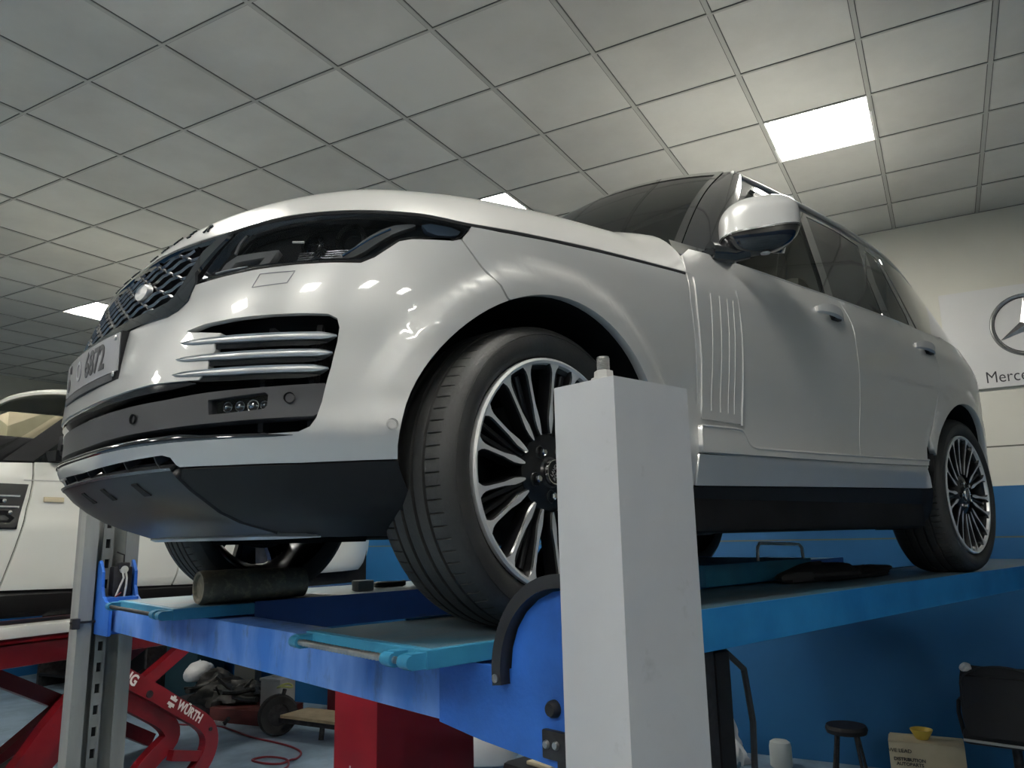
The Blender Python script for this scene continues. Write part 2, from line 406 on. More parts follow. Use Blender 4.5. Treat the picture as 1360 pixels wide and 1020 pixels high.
def panel(name,poly,fn,m,parent,holes=(),step=.03,off=0.,flange=.012,flip=False,gap=.0,hflange=None):
    poly=ccw(poly); holes=[ccw(h) for h in holes]
    loops=[resample(poly,step)]+[resample(h,step) for h in holes]
    xs=[p[0] for p in poly];ys=[p[1] for p in poly]
    pts=[];edges=[]
    for L in loops:
        o=len(pts); pts+=L; edges+=[(o+i,o+(i+1)%len(L)) for i in range(len(L))]
    nb=len(pts)
    cell={}
    for p in pts: cell.setdefault((int(p[0]//step),int(p[1]//step)),[]).append(p)
    x=math.floor(min(xs)/step)*step
    while x<max(xs):
        y=math.floor(min(ys)/step)*step
        while y<max(ys):
            p=(x,y)
            if inpoly(p,poly) and not any(inpoly(p,h) for h in holes):
                ok=True; ci,cj=int(x//step),int(y//step)
                for a in(-1,0,1):
                    for b in(-1,0,1):
                        for q in cell.get((ci+a,cj+b),()):
                            if (q[0]-x)**2+(q[1]-y)**2<(step*.45)**2: ok=False
                if ok: pts.append(p)
            y+=step
        x+=step
    r=delaunay_2d_cdt([Vector(p) for p in pts],edges,[],0,1e-6)
    V,F=r[0],r[2]; orig=r[3]
    fs=[]
    for f in F:
        c=(sum(V[i][0] for i in f)/len(f),sum(V[i][1] for i in f)/len(f))
        if inpoly(c,poly) and not any(inpoly(c,h) for h in holes):
            f=list(f)
            if area([V[i] for i in f])<0: f=f[::-1]
            fs.append(tuple(f[::-1] if flip else f))
    mb=MB(); N=[]; 
    for v in V:
        n=norm(fn,v[0],v[1],flip); N.append(n); mb.v.append(W3(fn(v[0],v[1]))+n*off)
    mb.f+=fs; mb.m+=[0]*len(fs)
    # back skin and turned edges
    if flange:
        for li,L in enumerate(loops):
            fl=flange if li==0 or hflange is None else hflange
            k=len(L); o=len(mb.v); NN=[norm(fn,p[0],p[1],flip) for p in L]; P=[W3(fn(*p)) for p in L]
            for i in range(k):
                t=(P[(i+1)%k]-P[i-1]).normalized(); outn=t.cross(NN[i])
                if flip: outn=-outn
                if li>0: outn=-outn
                mb.v.append(P[i]+NN[i]*off); N.append((outn+NN[i]*.6).normalized())
                mb.v.append(P[i]+NN[i]*(off-fl)); N.append(outn)
            for i in range(k):
                j=(i+1)%k; q=(o+2*i,o+2*i+1,o+2*j+1,o+2*j)
                if li>0: q=q[::-1]
                mb.f.append(q[::-1] if flip else q); mb.m.append(0)
    me=mb.mesh(name,[m],True,norms=[tuple(n) for n in N])
    return link(name,me,parent)
def mirp(poly): return [(-a,b) for a,b in poly]
# ---- car root
car=thing('luxury_suv','silver luxury SUV with black alloy wheels raised on the blue four-post lift','car',(1.46,YC,0))
def zs(a):
    return lerp_tab([(0,.998),(.185,.990),(.30,.984),(.44,.973),(.53,.969),(.634,.976),(.743,.984),(.893,.986),(1.057,.984),(1.213,.974),(1.39,.98),(1.69,1.003),(2.1,1.028),(2.2,1.032)],abs(a))
def arcp(xc,r,a0,a1,n,zc=.385): # arch arc in (a,z)
    return [(LF+xc+r*math.cos(math.radians(a0+(a1-a0)*i/n)),zc+r*math.sin(math.radians(a0+(a1-a0)*i/n))) for i in range(n+1)]
AR_=.445
# front bumper skin, full width, with the wide intake as one hole
topR=[(.458,.758),(.494,.768),(.520,.787),(.522,.832),(.60,.838),(.70,.845),(.80,.849),(.88,.851),(.951,.851),(.98,.866),(1.006,.889),(1.03,.910),(1.06,.918),(1.12,.922),(1.165,.925),(1.187,.932)]
seam=[(1.252,.868),(1.299,.824),(1.322,.795)]
archF=arcp(0,AR_,114.5,178.2,16)
right=[(0,.758)]+topR+seam+archF+[(1.00,.397),(.86,.393),(.68,.393),(.545,.395),(.536,.400),(.526,.417),(.50,.4235),(.254,.4185),(0,.4155)]
bum=right+[(-a,b) for a,b in right[::-1][1:-1]]
inR=[(0,.590),(.297,.590),(.455,.594),(.612,.588),(.634,.610),(.632,.634),(.646,.652),(.640,.672),(.652,.694),(.560,.706),(.545,.711),(.60,.722),(.68,.727),(.77,.729),(.852,.729),(.903,.727),(.925,.717),(.934,.695),(.934,.660),(.927,.603),(.912,.526),(.900,.490),(.886,.470),(.862,.459),(.797,.456),(.692,.454),(.60,.460),(.51,.463),(.357,.463),(0,.463)]
intake=inR+[(-a,b) for a,b in inR[::-1][1:-1]]
bumper=panel('front_bumper',bum,E,paint,car,holes=[intake],step=.022,flange=.05,hflange=.02)
# gloss edge strip under the intake, black slats and beams behind the opening
def band(name,za,zb,a0,a1,m,parent,off=-.02,depth=.03,taper=.0,n=60,lean=0.,bulge=0.):
    """bar following the nose between heights za(a), zb(a)"""
    mb=MB(); us=[a0+(a1-a0)*i/n for i in range(n+1)]
    def ring(a):
        t=1.
        if taper: 
            d=min(a-a0,a1-a)/taper; t=min(1,max(.04,d))**.6
        z0=za(a) if callable(za) else za; z1=zb(a) if callable(zb) else zb; zm=(z0+z1)/2; z0=zm+(z0-zm)*t; z1=zm+(z1-zm)*t
        out=[]
        for k,(zz,dd) in enumerate(((z0,off),((z0+zm)/2,off+bulge*.75),(zm,off+bulge),((z1+zm)/2,off+bulge*.75),(z1,off+lean),(z1,off-depth*t),(z0,off-depth*t))):
            out.append(W3(E(a,zz))+norm(E,a,zz)*dd)
        return out
    rings=[ring(a) for a in us]; k=len(rings[0]); o=0
    vs=[p for r in rings for p in r]; fs=[]
    for i in range(n):
        for j in range(k):
            jj=(j+1)%k; fs.append((i*k+j,(i+1)*k+j,(i+1)*k+jj,i*k+jj))
    fs.append(tuple(range(k))); fs.append(tuple(n*k+j for j in range(k))[::-1])
    mb.add(vs,fs); return part(name,mb,m,parent,angle=40)
bz=lambda a: lerp_tab([(0,.555),(.3,.553),(.5,.553),(.63,.559),(.8,.564),(.92,.570)],abs(a))
bb=lambda a: lerp_tab([(0,.483),(.5,.485),(.69,.489),(.8,.493),(.9,.496)],abs(a))
# upper gloss-black fillet in the centre
band('air_opening_trim',lambda a:.572+.004*abs(a),lambda a:.590,-.60,.60,gloss,bumper,off=-.006,depth=.03,taper=.08)
# grey plastic beam with fog lamp recess
beam_parts=[]
fogL=[(.635,.541),(.70,.545),(.78,.551),(.788,.545),(.786,.522),(.778,.514),(.70,.509),(.638,.507)]
bp_r=[(0,.555),(.3,.553),(.5,.553),(.63,.559),(.8,.564),(.915,.570),(.921,.560),(.905,.503),(.89,.496),(.8,.493),(.69,.489),(.5,.485),(.3,.484),(0,.483)]
bpoly=bp_r+[(-a,b) for a,b in bp_r[::-1][1:-1]]
beamp=panel('bumper_beam',bpoly,E,greyp,bumper,holes=[fogL,mirp(fogL)],step=.025,off=-.012,flange=.05,hflange=.03)
for sg in(1,-1):
    fg=fogL if sg>0 else mirp(fogL)
    panel('fog_lamp_lens',fg,E,lampglass,bumper,step=.02,off=-.026,flange=.004)
    mb=MB()
    mb.grid(lambda u,v: W3(E(u*sg,v))+norm(E,u*sg,v)*-.055,[.63+.16*i/8 for i in range(9)],[.50+.055*j/4 for j in range(5)],flip=sg<0)
    for k,(a_,r_) in enumerate(((.665,.012),(.70,.012),(.735,.014),(.765,.010))):
        c=W3(E(a_*sg,.528)); n=norm(E,a_*sg,.528); mb.lathe([(0.001,-.01),(r_*.5,-.008),(r_,0.002),(r_*1.05,0)],14,basis(c-n*.045,n.cross(Vector((0,0,1))),Vector((0,0,1))),1)
    part('fog_lamp_reflector',mb,[dark,chrome],bumper)
    for (a_,z_,off) in ((.838,.537,-.010),(.37,.52,-.010)):
        c=W3(E(a_*sg,z_)); n=norm(E,a_*sg,z_); mb=MB(); mb.lathe([(0,.0035),(.010,.003),(.012,0),(.0125,-.004)],18,basis(c+n*off,n.cross(Vector((0,0,1))),Vector((0,0,1)))); part('parking_sensor',mb,blackp,bumper)
    c=W3(E(1.058*sg,.475)); n=norm(E,1.058*sg,.475); mb=MB(); MM=basis(c,n.cross(Vector((0,0,1))),Vector((0,0,1)))
    mb.lathe([(0,.004),(.008,.004),(.0095,.001),(.010,-.001)],20,MM,0); mb.lathe([(.0102,.001),(.0125,.001),(.0128,-.002)],20,MM,1); part('parking_sensor',mb,[paint,dark],bumper)
    # headlamp washer cover outline
    wp=[(.714,.832),(.801,.833),(.791,.804),(.706,.799)]
    wp=wp if sg>0 else mirp(wp)
    mb=MB(); mb.tube([W3(E(a,z))+norm(E,a,z)*.0002 for a,z in resample(wp,.02)],.0012,6,closed=True); part('washer_seam',mb,inkgrey,bumper)
    # three blades
    for k,(zt,al,ar) in enumerate(((.677,.545,.931),(.638,.540,.927),(.602,.536,.922))):
        a0,a1=(al,ar) if sg>0 else (-ar,-al)
        def zaf(a,zt=zt,al=al,ar=ar): 
            t=(abs(a)-al)/(ar-al); return zt-.002-.007*min(1,t*2.4)
        def zbf(a,zt=zt,al=al,ar=ar):
            t=(abs(a)-al)/(ar-al); return zt+.006
        band('intake_blade',zaf,zbf,a0,a1,satin,bumper,off=.004,depth=.055,taper=.035,lean=.006,bulge=.002)
        band('blade_underside',lambda a,zaf=zaf:zaf(a)-.013,lambda a,zaf=zaf:zaf(a)-.001,a0+.03*(1),a1-.02,gloss,bumper,off=-.004,depth=.05,taper=.05)
    # uprights inside
    for a_ in (.735,.865):
        band('intake_upright',.47,.72,min(a_*sg,(a_+.014)*sg),max(a_*sg,(a_+.014)*sg),greyp,bumper,off=-.07,depth=.03,n=3)
band('lower_lip_trim',lambda a:.4475 if abs(a)<.64 else .4475,lambda a:lerp_tab([(0,.463),(.5,.465),(.56,.466),(.64,.459),(.84,.457)],abs(a)),-.85,.85,gloss,bumper,off=-.0015,depth=.06,taper=.06,bulge=.004)
for a_ in(-.45,-.3,-.15,0,.15,.3,.45): band('slot_rib',.396,.42,a_-.0025,a_+.0025,greyp,bumper,off=-.012,depth=.04,n=2)
# dark box behind all front openings
mb=MB(); mb.grid(lambda u,v: W3(E(u,v))+norm(E,u,v)*-.115,[-1.0+2.0*i/60 for i in range(61)],[.37+.40*j/10 for j in range(11)]); 
mb.grid(lambda u,v: W3(E(u,v))+norm(E,u,v)*-.10,[-.56+1.12*i/40 for i in range(41)],[.75+.24*j/8 for j in range(9)]); part('radiator_shroud',mb,dark,bumper)
# lower valance (black), both corners, and centre skid plate
vR=[(.548,.390),(.68,.389),(.86,.389),(1.0,.393),(1.068,.395)]+[(LF+AR_*math.cos(math.radians(t))+.0,.385+AR_*math.sin(math.radians(t))) for t in (180,185,190,195)]+[(1.10,.245),(.95,.235),(.75,.233),(.60,.236),(.555,.247),(.522,.273),(.538,.321),(.527,.372)]
for sg in(1,-1): panel('lower_valance',vR if sg>0 else mirp(vR),E,blackp,car,step=.03,flange=.06,off=.002)
sk=[(0,.391),(.25,.391),(.517,.391),(.520,.374),(.530,.321),(.514,.275),(.545,.249),(.54,.240),(0,.236)]
skp=sk+[(-a,b) for a,b in sk[::-1][1:-1]]
skid=panel('skid_plate',skp,E,skidm,car,step=.03,off=.006,flange=.05)
band('skid_plate_rim',.392,.398,-.52,.52,dchrome,skid,off=.008,depth=.02,n=50)
mb=MB()
for a_ in(.33,.10,-.10):
    mb=MB()
    p=[W3(E(a_+da,z))+norm(E,a_,z)*.0085 for da,z in ((-.014,.372),(.016,.372),(.03,.345),(-.006,.345))]
    q=[v-norm(E,a_,.36)*.006 for v in p]; mb.hexa(q+p); part('tow_cover',mb,dark,skid)
# silver rim line along the lowest edge
band('skid_plate_edge',.2395,.247,-.70,.70,satin,skid,off=.012,depth=.02,n=60,taper=.2)
# ---- grille
sout=[(0,.760),(.25,.760),(.458,.761),(.497,.771),(.522,.790),(.521,.838),(.503,.866),(.535,.92),(.572,.965)]
stop=[(.53,zs(.53)-.004),(.44,zs(.44)-.004),(.30,zs(.3)-.004),(.15,zs(.15)-.004),(0,zs(0)-.004)]
so=[(a,z) for a,z in sout]+stop
surr=so+[(-a,z) for a,z in so[::-1][1:-1]]
gin=[(0,.790),(.25,.790),(.39,.793),(.440,.800),(.458,.815),(.468,.838),(.478,.88),(.489,.929),(.520,.954),(.512,.960),(.44,zs(.44)-.012),(.30,zs(.3)-.012),(.15,zs(.15)-.014),(0,zs(0)-.014)]
gho=gin+[(-a,z) for a,z in gin[::-1][1:-1]]
gr=panel('radiator_grille',surr,E,gloss,car,holes=[gho],step=.025,off=.004,flange=.02,hflange=.045)
def glim(z): return lerp_tab([(.79,.40),(.80,.44),(.838,.465),(.90,.482),(.93,.489),(.955,.512),(.963,.43),(.972,.27),(.98,.12),(.985,.02)],z)
mb=MB(); rows=7; dz=.0262; cell=.125
for k in range(rows+1):
    z0=.797+k*dz; ph=(k%2)*.5
    pts=[]
    A=.49; n=int(2*A/.0125)
    run=[]
    for i in range(n+1):
        a=-A+2*A*i/n; t=((a/cell)+ph)%1.0
        w=0. if t<.30 else ((t-.30)/.2 if t<.5 else (1. if t<.8 else 1-(t-.8)/.2))
        z=z0+(w-.5)*dz*.50
        if abs(a)<glim(z)-.004 and .792<z<zs(a)-.014: run.append((a,z))
        else:
            if len(run)>2: pts.append(run)
            run=[]
    if len(run)>2: pts.append(run)
    for run in pts:
        vs=[];fs=[]
        for a,z in run:
            p=W3(E(a,z)); nn=norm(E,a,z)
            vs+=[p-nn*.005+Vector((0,0,.0042)),p-nn*.001,p-nn*.005-Vector((0,0,.0042)),p-nn*.036-Vector((0,0,.003)),p-nn*.036+Vector((0,0,.003))]
        for i in range(len(run)-1):
            for j in range(5): jj=(j+1)%5; fs.append((i*5+j,i*5+jj,(i+1)*5+jj,(i+1)*5+j))
        mb.add(vs,[f for k_,f in enumerate(fs) if k_%5<2],0); mb.add(vs,[f for k_,f in enumerate(fs) if k_%5>1],1)
    # cell walls joining this wave to the next row
    for c in range(-5,6):
        a=(c+.65-ph)*cell if k<rows else None
        if a is None: break
        zt=z0+.5*dz*.62; zb=z0+dz-.5*dz*.62
        for da in():
            if abs(a)<glim(zt)-.01 and zb<zs(a)-.016:
                p=W3(E(a,zt)); nn=norm(E,a,zt); q=W3(E(a,zb)); t=nn.cross(Vector((0,0,1))).normalized()*.012
                mb.hexa([p-t-nn*.034,p+t-nn*.034,p+t-nn*.008,p-t-nn*.008,q-t-nn*.034,q+t-nn*.034,q+t-nn*.008,q-t-nn*.008])
part('grille_mesh',mb,[dchrome,dark],gr,angle=50)
mb=MB(); c=W3(E(.255,.868)); n=norm(E,.255,.868); MM=basis(c+n*.003,n.cross(Vector((0,0,-1))),Vector((0,0,1)))
mb.lathe([(0,.006),(.8,.005),(.93,.008),(1,.004),(1.02,-.006)],32,MM@Matrix.Diagonal((.042,.021,1,1)))
part('oval_badge',mb,[satin],gr)
# ---- headlights
hl=[(.529,.840),(.599,.845),(.694,.853),(.791,.855),(.879,.858),(.950,.858),(.978,.872),(1.004,.895),(1.029,.916),(1.062,.924),(1.124,.929),(1.168,.931),(1.188,.940),(1.200,.954),(1.207,.966),(1.144,.973),(1.057,.979),(.974,.981),(.893,.981),(.822,.979),(.744,.979),(.687,.976),(.634,.971),(.588,.966),(.568,.934),(.545,.886)]
for sg in(1,-1):
    h=hl if sg>0 else mirp(hl)
    cx=sum(a for a,_ in h)/len(h); cz=.925
    h_in=[(cx+(a-cx)*.985,cz+(z-cz)*.93) for a,z in h]
    head=panel('headlight',h,E,gloss,car,holes=[h_in],step=.03,off=-.001,flange=.03,hflange=.06)
    panel('headlight_lens',h,E,lampglass,head,step=.03,off=.0,flange=.004)
    mb=MB(); mb.grid(lambda u,v: W3(E(u*sg,.852+(.985-.852)*v))+norm(E,u*sg,.92)*-.068,[.52+.70*i/40 for i in range(41)],[j/6 for j in range(7)],flip=sg<0); part('headlight_housing',mb,dark,head)
    # daytime light guides: wing-shaped grey strips; a small strip among them is painted glare
    def strip(pts,zw,m,name,off):
        mb=MB(); L=[W3(E(a*sg,z))+norm(E,a*sg,z)*off for a,z in smooth_poly(pts,2,False)]
        mb.tube(L,zw,8); part(name,mb,m,head)
    def plate_(name,poly,m,off,holes=(),sm=1):
        poly=smooth_poly(poly,sm); poly=poly if sg>0 else mirp(poly); holes=[h if sg>0 else mirp(h) for h in holes]
        return panel(name,poly,E,m,head,holes=holes,step=.02,off=off,flange=.02)
    plate_('light_guide',[(.712,.860),(.853,.868),(.904,.878),(.94,.920),(.992,.956),(1.054,.966),(1.066,.960),(1.016,.941),(.979,.914),(.94,.878),(.892,.862),(.715,.856)],guidem,-.014)
    strip([(.90,.872),(.935,.899),(.965,.925),(1.0,.945)],.0035,chrome,'light_guide',-.008)
    plate_('light_guide',[(.560,.862),(.572,.892),(.600,.908),(.724,.905),(.708,.860)],guidem,-.018,holes=[[(.591,.866),(.606,.888),(.692,.889),(.680,.863)]],sm=0)
    strip([(.594,.912),(.592,.945),(.604,.962)],.004,guidem,'light_guide',-.016)
    strip([(.565,.860),(.60,.862),(.66,.862)],.003,satin,'light_guide',-.010)
    strip([(.76,.918),(.79,.915)],.003,labelw,'light_guide',-.012)
    plate_('side_marker',[(1.070,.970),(1.19,.962),(1.178,.942),(1.105,.938)],MATS['marker_blue'],-.010)
    for a_,z_,r_ in ((.80,.930,.027),(.905,.935,.036)):
        c=W3(E(a_*sg,z_)); n=norm(E,a_*sg,z_); nn=(n+Vector((-.6,0,0))).normalized(); MM=basis(c-n*.058,nn.cross(Vector((0,0,1))),Vector((0,0,1)))
        mb=MB(); mb.lathe([(r_*.80,-.02),(r_*.98,-.004),(r_*1.06,.018),(r_*1.12,.016),(r_*1.16,-.02)],28,MM,1)
        mb.lathe([(0.0005,r_*.62),(r_*.3,r_*.58),(r_*.6,r_*.42),(r_*.80,r_*.12),(r_*.84,-.01)],28,MM,0); part('projector_lamp',mb,[gloss,chrome],head)
    mb=MB()
    for k in range(5): 
        z=.890+k*.006; mb.tube([W3(E(a*sg,z))+norm(E,a*sg,z)*-.055 for a in (.76,.82,.88,.94)],.0018,6)
    part('lamp_fins',mb,dchrome,head)
# ---- bonnet
seamc=[E(2.2*i/400,zs(2.2*i/400)) for i in range(401)]
for i in range(1,401): seamc[i]=(max(seamc[i][0],seamc[i-1][0]+1e-6),seamc[i][1],seamc[i][2])
def seam_at(X):
    lo,hi=0,400
    while hi-lo>1:
        m_=(lo+hi)//2
        if seamc[m_][0]<=X: lo=m_
        else: hi=m_
    t=(X-seamc[lo][0])/max(1e-9,seamc[hi][0]-seamc[lo][0]); t=max(0,min(1,t))
    return seamc[lo][1]+(seamc[hi][1]-seamc[lo][1])*t, seamc[lo][2]+(seamc[hi][2]-seamc[lo][2])*t
ZC=[(-.757,.998),(-.745,1.018),(-.72,1.043),(-.66,1.078),(-.55,1.114),(-.40,1.146),(-.1,1.19),(.2,1.222),(.62,1.25)]
def hood(X,v):
    ye,ze=seam_at(X); zc=lerp_tab(ZC,X); n=7.-2.5*max(0,min(1,(-.45-X)/.25))+3*max(0,min(1,(X-.45)/.15)); 
    k=max(0,min(1,(X-.1)/.5)); 
    z=ze+.004+(zc-ze-.004)*(1-abs(v)**n)
    rid=.006*math.exp(-((abs(v)-.72)/.05)**2)*max(0,min(1,(X+.6)/.4))
    return (X,ye*v*(1-.0*k),z+rid)
vv=[]
for i in range(49):
    t=i/48*2-1; vv.append((1 if t>0 else -1)*(1-(1-abs(t))**2.2))
XX=[-.7555+(1.365)*((i/60)**1.9) for i in range(61)]
mb=MB(); mb.grid(lambda X,v: W3(hood(X,v)),XX,vv,flip=True)
# turned edge along the shut line
edge=[hood(X,1.) for X in XX]; 
for sg in(1,-1):
    mb.grid(lambda i,j: Vector((edge[i][0]+.012*j,YC-sg*(edge[i][1]-.014*j),edge[i][2]-.012*j)),list(range(61)),[0,1],flip=sg>0)
# rear edge folds down at the doors
mb.grid(lambda v,j: W3((lambda P:(P[0]-.02*j,P[1]*(1-.02*j),P[2]-.10*j))(hood(.6095,v))),vv,[0,1])
bon=part('bonnet',mb,paint,car,angle=60)
for sg in(1,-1): mb=MB(); mb.tube([W3(E(a,zs(a)-.001))-norm(E,a,zs(a))*.0045 for a in [sg*(.52+1.57*i/60) for i in range(61)]],.006,6); part('bonnet_gap_shade',mb,dark,bon)  # dark strip laid inside the bonnet gap to stand in for its shade
for i,ch in enumerate('RANGE ROVER'):
    if ch==' ': continue
    cx=(i-5)*.088
    def f(p,cx=cx):
        a=cx+p.x; a=max(-.48,min(.48,a)); 
        # letters stand on the leading slope of the bonnet
        z=zs(a)
        P=E(a,z); ye=P[1]; X0=P[0]
        tt=.010+(p.y+.016)*.95
        X=X0+tt*.78
        yes,zes=seam_at(X); v=max(-1,min(1,ye/yes))
        Q=hood(X,v); nn=Vector((-.6,0,.8))
        return W3((X,ye,Q[2]))+nn*(p.z+.0025)
    me=text_mesh(ch,.034,None,depth=.004,fn=f,sx=1.3,bold=.0006); me.materials.append(gloss); me.name='bonnet_letter'; link('bonnet_letter',me,bon)
# ---- fenders, doors, quarters (both flanks)
def onE(sg): return (lambda a,z:E(a,z)) 
def sidepoly(p,sg): return [(a*sg,z) for a,z in p]
g_=.0025
zh=lambda a: zs(a)-.0065
fen=[(1.192,.932),(1.257,.870),(1.304,.826),(1.327,.797)]+arcp(0,AR_,113.5,.5,26)+[(LF+.452,.362),(LF+.606,.362),(LF+.609,.409),(LF+.620,.513),(LF+.625,.631),(LF+.612,.771),(LF+.588,.936),(LF+.581,1.02)]+[(a,zh(a)) for a in (2.05,1.9,1.69,1.55,1.39,1.30)]+[(1.212,.970),(1.206,.955),(1.194,.940)]
X0=LF
door1=[(X0+.613,.556),(X0+.629,.631),(X0+.616,.771),(X0+.592,.936),(X0+.586,1.03),(X0+.600,1.10),(X0+.66,1.138),(X0+.76,1.150),(X0+.86,1.153),(X0+1.2,1.168),(X0+1.755,1.180),(X0+1.762,1.13),(X0+1.742,.996),(X0+1.752,.842),(X0+1.752,.679),(X0+1.738,.560),(X0+1.735,.463),(X0+.615,.463)]
door2=[(X0+1.767,.98),(X0+1.758,.842),(X0+1.757,.679),(X0+1.743,.560),(X0+1.740,.465),(X0+2.42,.475)]+[(LF+2.922+.52*math.cos(math.radians(t)),.385+.52*math.sin(math.radians(t))) for t in (168,160,152,146)]+[(X0+2.56,.78),(X0+2.63,.90),(X0+2.66,1.0),(X0+2.63,1.12),(X0+2.60,1.194),(X0+2.1,1.190),(X0+1.760,1.180),(X0+1.767,1.13),(X0+1.747,.998)]
door2=[(X0+1.747,.98),(X0+1.757,.842),(X0+1.757,.679),(X0+1.743,.560),(X0+1.740,.465)]+[(X0+2.40,.475),(X0+2.413,.493),(X0+2.433,.580),(X0+2.463,.63),(X0+2.49,.676),(X0+2.56,.78),(X0+2.63,.90),(X0+2.655,1.0),(X0+2.63,1.12),(X0+2.60,1.194),(X0+2.1,1.190),(X0+1.760,1.180),(X0+1.767,1.13)]
quarter=arcp(2.91,AR_,.5,158,24)+[(X0+2.468,.630),(X0+2.495,.674),(X0+2.565,.778),(X0+2.636,.898),(X0+2.661,1.0),(X0+2.636,1.12),(X0+2.606,1.194),(X0+2.9,1.192),(X0+3.2,1.180),(X0+3.5,1.16),(AE-.55,1.15),(AE-.1,1.14),(AE-.1,.42),(AE-1.0,.40)]
trim=[(X0+.625,.549),(X0+.80,.553),(X0+.850,.551),(X0+.868,.535),(X0+.885,.508),(X0+.905,.497),(X0+.95,.493),(X0+1.73,.508),(X0+2.412,.526),(X0+2.398,.498),(X0+1.73,.480),(X0+.617,.465)]
sill=[(X0+.612,.459),(X0+1.73,.474),(X0+2.396,.492),(X0+2.42,.40),(X0+2.41,.398),(X0+1.5,.382),(X0+.612,.365)]
sillb=[(X0+.456,.358),(X0+.61,.360),(X0+1.5,.377),(X0+2.43,.394),(X0+2.455,.30),(X0+2.47,.22),(X0+.50,.22),(X0+.45,.30)]
for sg in(1,-1):
    panel('fender',sidepoly(fen,sg),E,paint,car,step=.03,flange=.03)
    d1=panel('front_door',sidepoly(door1,sg),E,paint,car,step=.035,flange=.03)
    d2=panel('rear_door',sidepoly(door2,sg),E,paint,car,step=.035,flange=.03)
    panel('rear_quarter',sidepoly(quarter,sg),E,paint,car,step=.04,flange=.03)
    dt=panel('door_lower_trim',sidepoly(trim,sg),E,paint,car,step=.03,off=.016,flange=.02)
    mb=MB(); mb.tube([W3(E(a*sg,z-.003))+norm(E,a*sg,z)*.0135 for a,z in smooth_poly(trim[:9],1,False)],.005,8); part('trim_edge',mb,paint,dt)
    panel('sill',sidepoly(sill,sg),E,paint,car,step=.04,off=.006,flange=.02)
    panel('sill_cladding',sidepoly(sillb,sg),E,blackp,car,step=.05,off=.003,flange=.05)
    vent=[(X0+.640,.570),(X0+.869,.570),(X0+.874,.70),(X0+.868,.90),(X0+.855,1.026),(X0+.612,1.020),(X0+.620,.90),(X0+.640,.75),(X0+.645,.63)]
    sv=panel('side_vent',sidepoly(vent,sg),E,paint,d1,step=.03,off=.005,flange=.008)
    mb=MB()
    for a_ in(.695,.745,.790,.825):
        mb.tube([W3(E((X0+a_+.012*(.6-abs(z-.8))-.006)*sg,z))+norm(E,(X0+a_)*sg,z)*.0055 for z in [.60+.38*i/10 for i in range(11)]],.0014,6)
    mb.tube([W3(E((X0+a_)*sg,z))+norm(E,(X0+a_)*sg,z)*.004 for a_,z in ((.868,.565),(.874,.66),(.873,.78),(.868,.90),(.856,1.02))],.0045,8)
    part('vent_rib',mb,satin if False else paint,sv)
    for d,(hx,hz) in ((d1,(1.571,1.072)),(d2,(2.536,1.070))):
        c=W3(E((X0+hx)*sg,hz)); n=norm(E,(X0+hx)*sg,hz); up=Vector((0,0,1))
        mb=MB(); L=[]
        for i in range(13):
            t=i/12; x=-.115+.21*t; o=.030*math.sin(PI*min(1,max(0,t)))**.6
            L.append(c+Vector((x,0,-.012*t))+n*(o+.004))
        vs=[];fs=[]
        for i,p in enumerate(L):
            t=i/12; hh=.013+.009*math.sin(PI*t)**.5
            vs+=[p+up*hh-n*.008,p+up*hh*.8+n*.004,p-up*hh*.8+n*.004,p-up*hh-n*.008]
        for i in range(12):
            for j in range(4): fs.append((i*4+j,i*4+(j+1)%4,(i+1)*4+(j+1)%4,(i+1)*4+j))
        fs+=[(0,1,2,3),(51,50,49,48)]
        if sg>0: fs=[f[::-1] for f in fs]
        mb.add(vs,fs); hnd=part('door_handle',mb,paint,d)
        mb=MB(); mb.lathe([(0,-.012),(.6,-.010),(.9,-.002),(1,.002)],24,basis(c+Vector((.0,0,-.018))+n*.001,Vector((1,0,0)),up)@Matrix.Diagonal((.075,.022,1,1))); part('handle_recess',mb,dark,d)
        mb=MB(); mb.box(-.03,.03,-.012,.012,-.008,.024,M=basis(c+Vector((.02,0,-.015)),Vector((1,0,0)),up),bev=.004); part('handle_grip',mb,blackp,hnd)
    # wheel arch inner lip/liner
    for xc,nm in ((0.,'front'),(2.91,'rear')):
        mb=MB()
        def fa(t,j):
            th=math.radians(t); r=[.450,.455,.46,.46][j]
            Pe=E(LF+xc+r*math.cos(th),.385+r*math.sin(th)); yy=[Pe[1]-.012,Pe[1]-.07,.80,.66][j]
            return Vector((Pe[0],YC-sg*yy,.385+r*math.sin(th)))
        mb.grid(fa,[-22+224*i/40 for i in range(41)],[0,1,2,3],flip=sg<0)
        rr=[fa(t,3) for t in [-22+224*i/40 for i in range(41)]]
        mb.add(rr,[tuple(range(41))])
        part('wheel_arch_liner',mb,under,car)
# ---- tail closing panel, roof, glasshouse
mb=MB(); mb.grid(lambda a,z: W3(E(a,z)),[AE-.12+.12*i/3 for i in range(4)],[.42+.73*j/8 for j in range(9)]); mb.grid(lambda a,z: W3(E(a,z)),[-AE+.12*i/3 for i in range(4)],[.42+.73*j/8 for j in range(9)])
part('tailgate',mb,paint,car)
GH=1.775
def ywin(X): return G(X,GH)[1]
def roof(X,v):
    ye=ywin(max(X,1.2)); crown=.062*(1-abs(v)**2.3); base=lerp_tab([(1.20,1.755),(1.45,1.772),(2.2,1.790),(3.0,1.782),(3.7,1.735),(3.9,1.69)],X)
    return (X+.0,ye*v,base+crown)
def header(v): return 1.452-.16*(1-abs(v)**2)
mb=MB(); vs_=[i/20-1 for i in range(41)]
mb.grid(lambda t,v: W3(roof(header(v)+(3.88-header(v))*t,v)),[i/24 for i in range(25)],vs_,flip=True); rf=part('roof',mb,paint,car)
